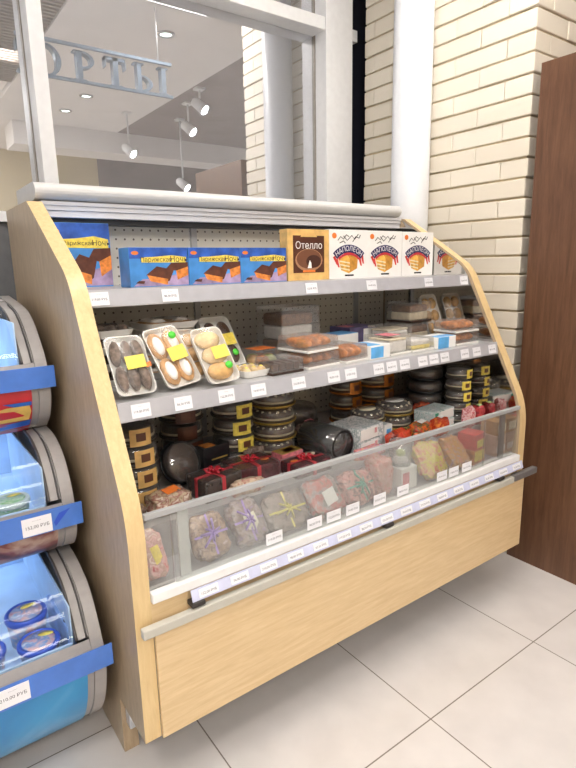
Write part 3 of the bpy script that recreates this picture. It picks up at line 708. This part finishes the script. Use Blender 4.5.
tr = pastry_tray('flat tray of dark cakes at the left panel, lowest of its stack', (.115, .40, ZS + .001), .12, .14, 'potato', 0, group='stacked dark trays at the left panel', labels=False)
for k, nm in enumerate(('second from below', 'third from below', 'topmost')): copy_tree(tr, (.115 + .004 * k, .40, ZS + .001 + .048 * (k + 1)), .04 * k, 'flat tray of dark cakes at the left panel, %s of its stack' % nm)
clam('clear pack of stuffed pastries with an orange label, behind the dark bar box', (.640, .365, ZS), .14, .13, .058, 'salad', rz=.1, top=OLABEL, base=FOAM)
clam('flat clear box of dark chocolate bars at the front of the middle shelf', (.612, .215, ZS), .13, .10, .048, 'bars', rz=.05)
clam('tall clear box with a white and brown cake log, at the back of the shelf', (.845, .48, ZS), .19, .16, .19, 'log', rz=.05, base=CHOC)
o1 = clam('clear box of orange rolls, lower of the two by the cake log', (.765, .25, ZS), .15, .15, .05, 'rolls', 'orange roll boxes', .1, base=FOAM)
copy_tree(o1, (.765, .255, ZS + .053), .13, 'clear box of orange rolls, upper of the two by the cake log')
clam('single clear box of orange rolls under the blue topped carton', (.916, .245, ZS), .115, .14, .06, 'rolls', rz=.1, base=FOAM)
carton('small flat carton with a sky blue top behind the orange roll boxes', (1.025, .39, ZS), .13, .09, .075, WHITEBOX, [(BLUE2, (0.02, .98, .02, .98), 't')], rz=.1)
carton('blue and white pastry carton at the front in the middle of the shelf', (1.03, .225, ZS), .105, .11, .05, WHITEBOX, [(BLUE2, (.02, .65, .1, .9), 'f'), (BLUE2, (.05, .6, .1, .9), 't')], rz=.05)
carton('dark violet and white flat carton at the back of the shelf', (1.185, .48, ZS), .16, .12, .085, mat('violet card', (.10, .08, .18), .4, .3), [(WHITEBOX, (.5, .95, .1, .9), 'f'), (PINKL, (.1, .4, .3, .8), 't')], rz=.05)
clam('clear box with a white and pink cream cake', (1.15, .25, ZS), .12, .14, .07, 'white', rz=.05, base=FOAM, top=PINKL)
clam('clear box with a lemon yellow and white cake', (1.28, .24, ZS), .13, .12, .052, 'yellow', rz=.02, base=FOAM)
clam('clear box stacked on a yellow cake box with pale cake inside', (1.29, .37, ZS), .16, .11, .09, 'white', rz=.05, base=FOAM)
carton('bright blue and white pastry carton right of the yellow cake', (1.41, .215, ZS), .115, .09, .047, WHITEBOX, [(BLUE2, (.02, .6, .02, .98), 'f'), (BLUE2, (.02, .98, .02, .5), 't')], rz=.02)
b1 = clam('clear box of brown cream cake, lower of the pair at the back right', (1.47, .42, ZS), .15, .13, .085, 'brown', 'brown cake boxes', .05)
copy_tree(b1, (1.465, .42, ZS + .088), .1, 'clear box of brown cream cake, upper of the pair at the back right')
o2 = clam('clear box of orange pastries at the right end, lower of two', (1.555, .235, ZS), .15, .12, .048, 'rolls', 'orange pastry boxes', .02, base=FOAM)
copy_tree(o2, (1.56, .24, ZS + .051), -.03, 'clear box of orange pastries at the right end, upper of two')
lean('foam tray of small brown pastries leaning at the back right of the shelf', 1.615, .40, .12, .2, 'plain', .08, 0, False, PI / 2 - .35)
# ---------------------------------------------------------------- deck
ZD = .7205
stack(4, (.155, .345, ZD), .072, .062, 'dark', 'clear domed dark cake, %s of the stack at the left panel', 'dark cakes stacked at the left panel', None, TANBOX)
cake('clear domed dark cake tilted up on edge in front of the left stack', (.31, .385, ZD + .075), .072, .05, 'clear', None, None, 1.15, 0, .3)
bag('clear bag of cream pastries with an orange label at the left front of the deck', (.205, .222, ZD), .072, .045, .032, blotch('cream bag', [(.25, .16, .10), (.55, .45, .32), (.30, .12, .10), (.7, .6, .5)], 40), None, 3, .1, OLABEL)
bag('clear wrapped dark pastry against the left panel with a gold label', (.09, .21, ZD), .036, .04, .03, blotch('dark bag', [(.03, .02, .02), (.22, .14, .1), (.5, .4, .3)], 45), None, 5, 0, YLABEL)
stack(4, (.395, .52, ZD), .078, .058, 'dark', 'black based round cake, %s of the stack at the back left', 'black cakes at the back left', None, BROWNBOX)
carton('tall black cake carton with gold swirls on the deck at the back left', (.436, .372, ZD), .11, .05, .12, BLACKP, [(GOLD, (.1, .6, .3, .36), 'f'), (GOLD, (.3, .9, .6, .64), 'f'), (COPPER, (.1, .5, .1, .9), 't')], rz=.15)
stack(4, (.566, .45, ZD), .078, .058, 'dark', 'round cake with a yellow side label, %s of the yellow labelled stack', 'yellow labelled cakes, left stack', None, YLABEL)
stack(4, (.750, .458, ZD), .088, .060, 'gold', 'black and gold round cake with cream dots, %s of its stack', 'black and gold cakes')
carton('small pink and white tartlet box before the black and gold cakes', (.705, .308, ZD), .10, .06, .055, PINKL, [(WHITEBOX, (.05, .6, .1, .6), 'f'), (GOLD, (.02, .98, .02, .98), 't'), (PINKL, (.3, .8, .2, .8), 't')], rz=.1)
WINE = mat('wine film', (.085, .012, .018), .22, .6, 35, .2, coat=.3)
ribbon_box('dark red cake box with a red ribbon, leftmost of the ribboned boxes', (.372, .245, ZD), .14, .10, .07, mat('dark brown film', (.05, .028, .02), .25, .6, 40, .2, coat=.3), REDRIB, .15, [(PINKL, (.1, .25, .022))])
ribbon_box('dark red cake box with a red bow and orange seal, second from left', (.53, .285, ZD), .16, .13, .062, WINE, REDRIB, -.05, [(OLABEL, (.3, -.15, .014))])
ribbon_box('wine red flat cake box with thin red ribbon and cream label', (.718, .215, ZD), .155, .095, .045, WINE, REDRIB, .05, [(WLABEL, (.25, .3, .022)), (OLABEL, (-.3, .1, .014))])
bag('clear bag of pale crumb cake between ribboned boxes', (.455, .182, ZD), .07, .016, .026, blotch('crumb bag', [(.30, .16, .12), (.6, .48, .36), (.35, .08, .08)], 45), None, 9)
# black roll and white packs
t = thing('cake_roll', 'black wrapped round cake roll lying end-on beside white packs', 'cake', (.872, .292, ZD + .062), .1)
mb = MB(BLACKP).at(0, 0, 0, PI / 2, 0, 0).lathe([(1e-6, -.09), (.055, -.09), (.06, -.084), (.06, .084), (.055, .09), (.035, .085), (1e-6, .088)], 28); mb.build('wrapper', t)
MB(SMOKE).at(0, 0, 0, PI / 2, 0, 0).lathe([(.061, -.092), (.0615, .088)], 28).build('film', t)
WP = blotch('white floral pack', [(.55, .58, .60), (.85, .85, .86), (.30, .38, .40), (.9, .9, .9)], 60, .3, .2)
wp = carton('white patterned pastry pack next to the black roll, lower of two', (1.03, .288, ZD), .15, .15, .05, WP, [(WHITEBOX, (.05, .75, .08, .92), 'f'), (PINKL, (.62, .72, .4, .8), 'f')], 'white patterned packs', .12)
copy_tree(wp, (1.028, .29, ZD + .052), .15, 'white patterned pastry pack next to the black roll, upper of two')
carton('narrow white carton standing right of the white patterned packs', (1.140, .272, ZD), .045, .09, .085, WHITEBOX, [(BLUE2, (.2, .8, .6, .8), 'f'), (WP, (.1, .9, .1, .9), 't')], rz=.1)
cake('wide clear domed cake at the back behind the white packs', (.93, .575, ZD + .06), .105, .075, 'clear')
cake('wide clear domed cake under the one behind the white packs', (.93, .575, ZD), .105, .057, 'dark')
stack(3, (1.25, .60, ZD), .075, .065, 'copper', 'round cake in copper foil, %s of the stack behind the white packs', 'copper foil cakes', None, COPPER)
stack(3, (1.45, .61, ZD), .088, .068, 'copper', 'larger round cake in copper foil, %s of the right stack', 'large copper foil cakes', None, COPPER)
stack(2, (1.195, .40, ZD), .078, .052, 'tart', 'black tart with a white oval label, %s of the left tart stack', 'tarts with white labels', WLABEL)
stack(2, (1.365, .405, ZD), .085, .056, 'tart', 'black tart with a white oval label, %s of the right tart stack', 'tarts with white labels', WHITEBOX)
stack(4, (1.595, .425, ZD), .085, .057, 'clear', 'grey clear domed cake, %s of the stack at the back right', 'grey domed cakes')
stack(5, (1.628, .268, ZD), .058, .048, 'dark', 'round cake with a yellow label, %s of the stack near the right end', 'yellow labelled cakes, right stack', None, YLABEL)
TEAL = blotch('teal floral pack', [(.05, .25, .22), (.8, .82, .82), (.45, .6, .6), (.9, .9, .9)], 55, .3, .2)
tp = carton('white and teal patterned pack near the right end, lower of two', (1.465, .262, ZD), .16, .10, .045, TEAL, [(WHITEBOX, (.3, .95, .08, .92), 'f'), (GREENRIB, (.05, .2, .1, .9), 'f')], 'white and teal packs', .1)
copy_tree(tp, (1.467, .265, ZD + .047), .12, 'white and teal patterned pack near the right end, upper of two')
RG = blotch('red orange film', [(.55, .03, .02), (.75, .16, .03), (.04, .12, .05), (.6, .05, .04)], 45)
bag('red and orange wrapped sweets pack, left of the pair before the tarts', (1.15, .182, ZD), .065, .024, .038, blotch('red film', [(.5, .02, .02), (.65, .08, .03), (.12, .02, .02)], 45), None, 1)
bag('red and green wrapped pastry with a white oval label, before the tarts', (1.285, .19, ZD), .066, .033, .04, RG, None, 2, .1, WHITEBOX)
bag('orange red wrapped pastry with a white oval label, left of the teal packs', (1.405, .186, ZD + .0), .052, .027, .04, blotch('orange film', [(.65, .10, .02), (.45, .03, .02), (.8, .25, .05)], 45), None, 4, .1, WHITEBOX)
bag('bag of colourful sprinkled biscuits before the white packs', (.99, .178, ZD), .085, .018, .022, blotch('sprinkles', [(.8, .8, .85), (.6, .1, .4), (.85, .4, .1), (.3, .3, .6)], 140), None, 6)
PF = blotch('pink white flowers', [(.55, .08, .12), (.85, .65, .66), (.5, .04, .06), (.85, .75, .75)], 70)
bag('pink and white flowered pack at the right end of the deck', (1.580, .170, ZD + .0), .038, .02, .05, PF, None, 8)
bag('dark red wrapped pack with a pale green label in the right corner', (1.655, .175, ZD), .034, .022, .045, blotch('deep red film', [(.30, .01, .02), (.55, .05, .06), (.12, .01, .02)], 45), None, 7, 0, mat('pale green label', (.6, .75, .35), .5))

DP = blotch('dark cake pack', [(.05, .03, .025), (.16, .10, .08), (.32, .24, .19), (.09, .05, .04)], 40)
bag('dark wrapped cake pack lying before the yellow labelled stack', (.60, .365 - .0, ZD + .0), .045, .016, .04, DP, None, 21)
bag('low dark wrapped cake pack behind the black roll', (.90, .435, ZD), .055, .028, .05, DP, None, 22, 0, PINKL)
bag('orange foil pack lying between the copper cakes and the tarts', (1.30, .505, ZD), .05, .02, .045, blotch('orange foil', [(.5, .16, .03), (.75, .35, .08), (.25, .07, .03)], 45), None, 23)
bag('red film pack before the grey domed cakes', (1.48, .345, ZD), .045, .03, .05, blotch('red dark film', [(.30, .02, .02), (.55, .12, .06), (.08, .03, .02)], 45), None, 24)
# ---------------------------------------------------------------- front well behind the glass
ZW = .6105
bag('pink and red wrapped pack at the left end of the glass front', (.092, .085, ZW), .034, .07, .022, blotch('pink pack', [(.55, .08, .1), (.75, .45, .42), (.45, .25, .22), (.8, .6, .5)], 45), None, 11, 0, YLABEL, tilt=.95)
bag('clear pack of cookies tied with lilac ribbon behind the glass', (.262, .085, ZW), .062, .07, .022, blotch('cookie bag', [(.16, .10, .08), (.42, .30, .22), (.22, .13, .10), (.5, .4, .36)], 45), None, 12, 0, None, band=PURPRIB, tilt=.9)
bag('clear pack of cakes with a cream label and lilac ribbon behind the glass', (.388, .085, ZW), .058, .075, .022, blotch('cookie bag two', [(.12, .09, .09), (.40, .34, .34), (.25, .17, .14), (.3, .22, .34)], 40), None, 13, 0, WLABEL, band=PURPRIB, tilt=.9)
bag('clear pack with a yellow straw bow, left of the green ribbon pack', (.532, .085, ZW), .082, .068, .020, blotch('grey pack', [(.10, .075, .065), (.30, .24, .21), (.17, .12, .1)], 35), None, 14, 0, None, band=YRIB, tilt=.9)
bag('clear pack with red candies and a white oval label behind the glass', (.692, .085, ZW), .074, .07, .022, blotch('grey green pack', [(.13, .12, .10), (.34, .30, .28), (.5, .07, .06), (.2, .19, .14)], 30), None, 15, 0, WHITEBOX, tilt=.9)
bag('pink wafer pack tied with a teal green ribbon behind the glass', (.842, .085, ZW), .072, .066, .022, blotch('pink wafer', [(.45, .10, .10), (.6, .32, .28), (.20, .07, .06), (.1, .12, .1)], 50), None, 16, 0, None, band=GREENRIB, tilt=.9)
bag('pink striped pack leaning beside the clear cup', (.965, .10, ZW), .045, .045, .075, blotch('pink stripe', [(.6, .09, .06), (.7, .4, .35), (.4, .2, .12)], 80), None, 17)
t = thing('plastic_cup', 'clear plastic cup holding a yellow flower sweet', 'cup', (1.075, .10, ZW + .085))
MB(CLEAR).lathe([(.036, 0), (.042, .09), (.044, .09), (.04, .001), (1e-6, .001)], 24).build('cup', t)
MB(mat('lime sweet', (.65, .8, .1), .4, .2, 60)).ell(0, 0, .045, .018, .018, .014).build('sweet', t)
MB(SUGAR).ell(0, 0, .018, .03, .03, .015).build('filling', t)
carton('low white carton beneath the clear plastic cup', (1.075, .10, ZW), .085, .09, .084, WHITEBOX, [(PINKL, (.1, .5, .2, .8), 'f')])
bag('big pink and yellow pastry bag right of the clear cup', (1.222, .085, ZW), .08, .078, .024, blotch('rainbow bag', [(.65, .14, .08), (.7, .4, .25), (.65, .65, .06), (.7, .22, .14)], 45), None, 18, tilt=.95)
bag('orange and lilac pastry bag behind the price tags at the glass', (1.372, .085, ZW), .055, .075, .024, blotch('rainbow bag two', [(.6, .25, .2), (.55, .28, .06), (.4, .3, .36)], 45), None, 19, tilt=.9)
rd = carton('red and yellow sweet box behind the right glass, lower of two', (1.50, .095, ZW), .09, .08, .06, ORANGE, [(YLABEL, (.1, .9, .2, .9), 'f')], 'red and yellow sweet boxes', .1)
carton('red and yellow sweet box behind the right glass, upper of two', (1.50, .095, ZW + .062), .085, .08, .065, RLABEL, [(YLABEL, (.2, .9, .1, .6), 'f')], 'red and yellow sweet boxes', .15)
carton('tan biscuit box at the far right of the glass, upper of two', (1.655, .095, ZW + .092), .07, .08, .06, mat('tan card', (.55, .33, .15), .5, .15), [(WLABEL, (.1, .9, .2, .8), 'f')])
carton('white and peach sweet box at the far right of the glass, lower of two', (1.655, .095, ZW), .075, .08, .09, mat('peach card', (.7, .5, .4), .5, .25, 40), [(WHITEBOX, (.1, .9, .2, .5), 'f')])
# ================================================================= ICE CREAM FREEZER
FZ = thing('ice_cream_freezer', 'three tier grey and blue ice cream freezer left of the display case', 'freezer', (-.04, 0, 0))
GREYB = mat('freezer grey', (.36, .34, .335), .4, .05); DKG = mat('freezer dark gasket', (.07, .065, .065), .4)
ICEIN = mat('ice blue liner', (.48, .66, .90), .35, .10, 12); BLUEP = mat('blue panel', (.02, .22, .62), .3, .2, 6, coat=.3)
RAILB = mat('blue price rail', (.06, .18, .60), .3, .08, 20, coat=.2)
FGL = clear('freezer lid glass', (.9, .95, 1), .012, .025, .04, (.6, .75, .95), .08)
def smooth(P, n=4):
    out = []
    for i in range(len(P) - 1):
        a, b_, c, d_ = [Vector(P[max(0, min(len(P) - 1, i + k))]) for k in (-1, 0, 1, 2)]
        for j in range(n):
            t = j / n; out.append(tuple(.5 * ((2 * b_) + (c - a) * t + (2 * a - 5 * b_ + 4 * c - d_) * t * t + (3 * b_ - a - 3 * c + d_) * t ** 3)))
    return out + [P[-1]]
tiers = [dict(prof=[(.93, 1.345), (.67, 1.315), (.575, 1.28), (.51, 1.228), (.468, 1.18), (.45, 1.13), (.45, 1.07), (.495, 1.0), (.58, .945)], rz=(1.10, 1.163), y=.43),
         dict(prof=[(.93, .955), (.58, .95), (.47, .945), (.39, .915), (.34, .86), (.312, .79), (.31, .74), (.32, .69), (.37, .635), (.45, .60)], rz=(.73, .795), y=.285),
         dict(prof=[(.93, .60), (.45, .595), (.31, .575), (.24, .54), (.19, .475), (.155, .405), (.15, .36), (.18, .26), (.225, .18), (.29, .105), (.36, .06)], rz=(.375, .44), y=.125)]
WL = -1.25
ART = [[(.52, .02, .03), (.70, .55, .25), (.03, .12, .5)], [(.10, .05, .05), (.30, .18, .14), (.04, .1, .3)], [(.03, .22, .62)]]
for k, T in enumerate(tiers):
    pr = smooth(T['prof']); back = [(.93, pr[-1][1]), ]
    tier = MB(GREYB).prism(pr + back, 'x', -.032, 0).build('tier_body', FZ)
    zt = pr[0][1]; zr = T['rz'][1]
    op = [p for p in pr if p[1] > zr + .005]; fr = [p for p in pr if p[1] <= zr + .005]
    # inner liner
    yb = .90; zf = T['rz'][0] + .0; zlow = zr - .09
    yfront = fr[0][0] + .03
    mb = MB(ICEIN); x0, x1 = WL, -.068
    mb.box(x0, x1, yfront, yb, zlow, zlow + .01).box(x0, x1, yb - .01, yb, zlow + .011, zt - .03).box(x1 - .004, x1, yfront, yb - .011, zlow + .011, zt - .06).box(x0, x1, yfront, yfront + .008, zlow + .011, zr - .012)
    mb.build('liner', tier, 'icy blue inner liner')
    # front shell below the rail
    mb = MB(GREYB)
    mb.sheet([[(x, p[0] + .006, p[1]) for x in (WL, -.0325)] for p in fr]); 
    mb.build('front_shell', tier)
    if k == 0: PM = mat('red art', (.55, .02, .03), .3, .15, 8)
    elif k == 1: PM = blotch('brown photo art', [(.05, .03, .04), (.22, .06, .06), (.5, .35, .28)], 12, .3, 0)
    else: PM = blotch('blue gradient art', [(.01, .22, .55), (.02, .30, .65), (.25, .55, .85)], 3, .3, 0)
    lo = [p for p in fr if p[1] < T['rz'][0] + .01]
    lo = lo if k < 2 else lo[:-1]
    mb = MB(PM); mb.sheet([[(x, p[0] + .002 - .003, p[1]) for x in (WL + .05, -.052)] for p in lo]); mb.build('front_art', tier)
    if k == 0:
        mb = MB(mat('yellow art', (.75, .50, .12), .3, .15)); ys = lo
        def onp(z):
            for a, c in zip(lo, lo[1:]):
                if a[1] >= z >= c[1]: s = (a[1] - z) / max(1e-6, a[1] - c[1]); return a[0] + (c[0] - a[0]) * s - .0025
            return lo[-1][0] - .0025
        for pts in ([(-.35, .995), (-.12, 1.05), (-.06, 1.05), (-.055, 1.03), (-.06, 1.0)], ):
            mb.add([(x, onp(z) - .001, z) for x, z in pts], [tuple(range(len(pts)))])
        mb.use(mat('blue art', (.02, .12, .5), .3)).add([(x, onp(z) - .0012, z) for x, z in [(-.13, 1.062), (-.054, 1.062), (-.054, 1.05), (-.10, 1.05)]], [(0, 1, 2, 3)])
        mb.add([(x, onp(z) - .0012, z) for x, z in [(-.30, .96), (-.054, 1.0), (-.054, .975), (-.2, .955)]], [(0, 1, 2, 3)])
        mb.build('front_art', tier)
    # glass lid following the curve
    gp = [(fr[0][0] + .012, zr + .004)] + [(p[0] + .012, p[1] - .004) for p in reversed(op)]
    gp = [p for p in gp if p[0] < yb - .04]
    MB(FGL).sheet([[(x, p[0], p[1]) for x in (WL, -.066)] for p in gp]).build('glass_lid', tier)
    mb = MB(GREYB)
    yy, zz = gp[-1]; mb.box(WL, -.033, yy + .001, yy + .05, zz - .02, zz + .008, .004)
    mb.use(DKG).tube([(-.064, p[0] - .004, p[1] + .002) for p in gp], .004, 8)
    mb.use(GREYB).sheet([[(x, p[0] - .003, p[1] + .001) for x in (-.060, -.0325)] for p in gp])
    mb.use(DKG).tube([(-.038, p[0] - .006, p[1] + .004) for p in gp[:-1]], .0025, 6)
    mb.build('lid_frame', tier)
    # price rail
    rl = MB(RAILB).box(WL, .012, T['y'] - .004, T['y'], T['rz'][0], T['rz'][1], .001).build('price_rail', FZ)
    MB(GREYP).box(WL + .1, -.02, T['y'] + .0005, fr[0][0] + .012, T['rz'][0] + .02, T['rz'][0] + .04).build('rail_mount', FZ)
    if k == 1: price_tag(rl, -.108, T['y'] - .0042, (T['rz'][0] + T['rz'][1]) / 2 - .004, .075, .05, 0, 2)
    if k == 2: price_tag(rl, -.235, T['y'] - .0042, (T['rz'][0] + T['rz'][1]) / 2, .075, .05, 0, 4)
    if k == 1:
        mb = MB(mat('deep blue mark', (.02, .08, .55), .3)).flat([(-.062, .742), (-.02, .785), (-.05, .778), (-.066, .755)], T['y'] - .0046); mb.build('emblem', rl, 'darker blue leaf mark on the rail')
    ld = bpy.data.lights.new('tier lamp', 'AREA'); ld.energy = 1.5; ld.color = (.82, .91, 1); ld.shape = 'RECTANGLE'; ld.size = .9; ld.size_y = .03
    lo_ = bpy.data.objects.new('tier_lamp', ld); COL.objects.link(lo_); lo_.parent = tier; lo_.matrix_basis = Matrix.Translation((-.6, yb - .06, zt - .045))
MB(GREYB).box(WL, 0, .55, .93, .96, 1.0).build('tier_joint', FZ); MB(GREYB).box(WL, 0, .50, .93, .601, .64).build('tier_joint', FZ)
MB(DKG).box(WL, -.02, .42, .93, .045, .075).build('base_frame', FZ)
for x in (-.12, -1.1):
    for y in (.46, .85): MB(BLACKP).at(x, y, .024, 0, PI / 2, 0).lathe([(.022, -.012), (.024, 0), (.022, .012)], 16).build('castor', FZ)
MB(WHITE).box(-.16, -.075, .70, .78, 1.335, 1.36, .008).build('top_hinge', FZ)
# tubs inside
def tub(label, loc, r, h, rim, art, rx=0, rz=0):
    t = thing('ice_cream_tub', label, 'ice cream tub', loc, rz, 'ice cream tubs', rx)
    MB(art).lathe([(r * .82, 0), (r * .95, h * .8), (r * .96, h * .82)], 28).build('tub', t)
    mb = MB(rim).lathe([(r, h * .8), (r * 1.03, h * .84), (r * 1.03, h * .95), (r * .97, h), (r * .9, h), (r * .88, h * .97), (1e-6, h * .97)], 28); mb.build('lid', t)
    mb = MB(art).at(0, 0, h * .972).lathe([(r * .80, 0), (r * .80, .001)], 24); mb.build('lid_print', t)
    MB(YLABEL).at(r * .3, r * .45, h * .972 + .0012).lathe([(r * .35, 0), (r * .35, .0008)], 14, 1.1, .5).build('sticker', t)
    return t
BRIM = mat('blue tub rim', (.03, .09, .55), .3, .05)
FRUIT = blotch('fruit print', [(.62, .25, .28), (.75, .5, .5), (.15, .3, .6), (.6, .65, .75)], 45, .3, 0)
GART = blotch('green print', [(.08, .25, .10), (.5, .6, .4), (.15, .4, .15), (.7, .75, .7)], 50, .3, 0)

tub('round blue rimmed fruit ice cream tub in the lowest freezer tier, topmost', (-.190, .392, .3605), .056, .095, BRIM, FRUIT, 0, .2)
tub('blue rimmed fruit ice cream tub in front of the topmost one in the lowest tier', (-.183, .270, .3605), .054, .07, BRIM, FRUIT, 0, -.3)
tub('blue rimmed ice cream tub at the left edge of the lowest freezer tier', (-.315, .30, .3605), .054, .075, BRIM, FRUIT, 0, .5)
tub('green and white ice cream tub in the middle freezer tier', (-.185, .415, .7155), .048, .085, mat('pale tub rim', (.55, .62, .58), .3, .05), GART, 0, .1)
t = thing('ice_cream_carton', 'tall pale blue ice cream carton standing beside the tubs with a dark round mark', 'ice cream carton', (-.105, .265, .3605), .05)
t2 = MB(mat('pale blue carton', (.25, .42, .80), .3, .2, 20)).box(-.012, .012, -.03, .17, 0, .10, .004).build('carton', t)
MB(NAVY).at(0, -.0, .1005).lathe([(.013, 0), (.013, .001)], 18, .8, 1).build('round_mark', t)
for o in list(bpy.data.objects):
    if o.type == 'MESH': o.data.name = o.name
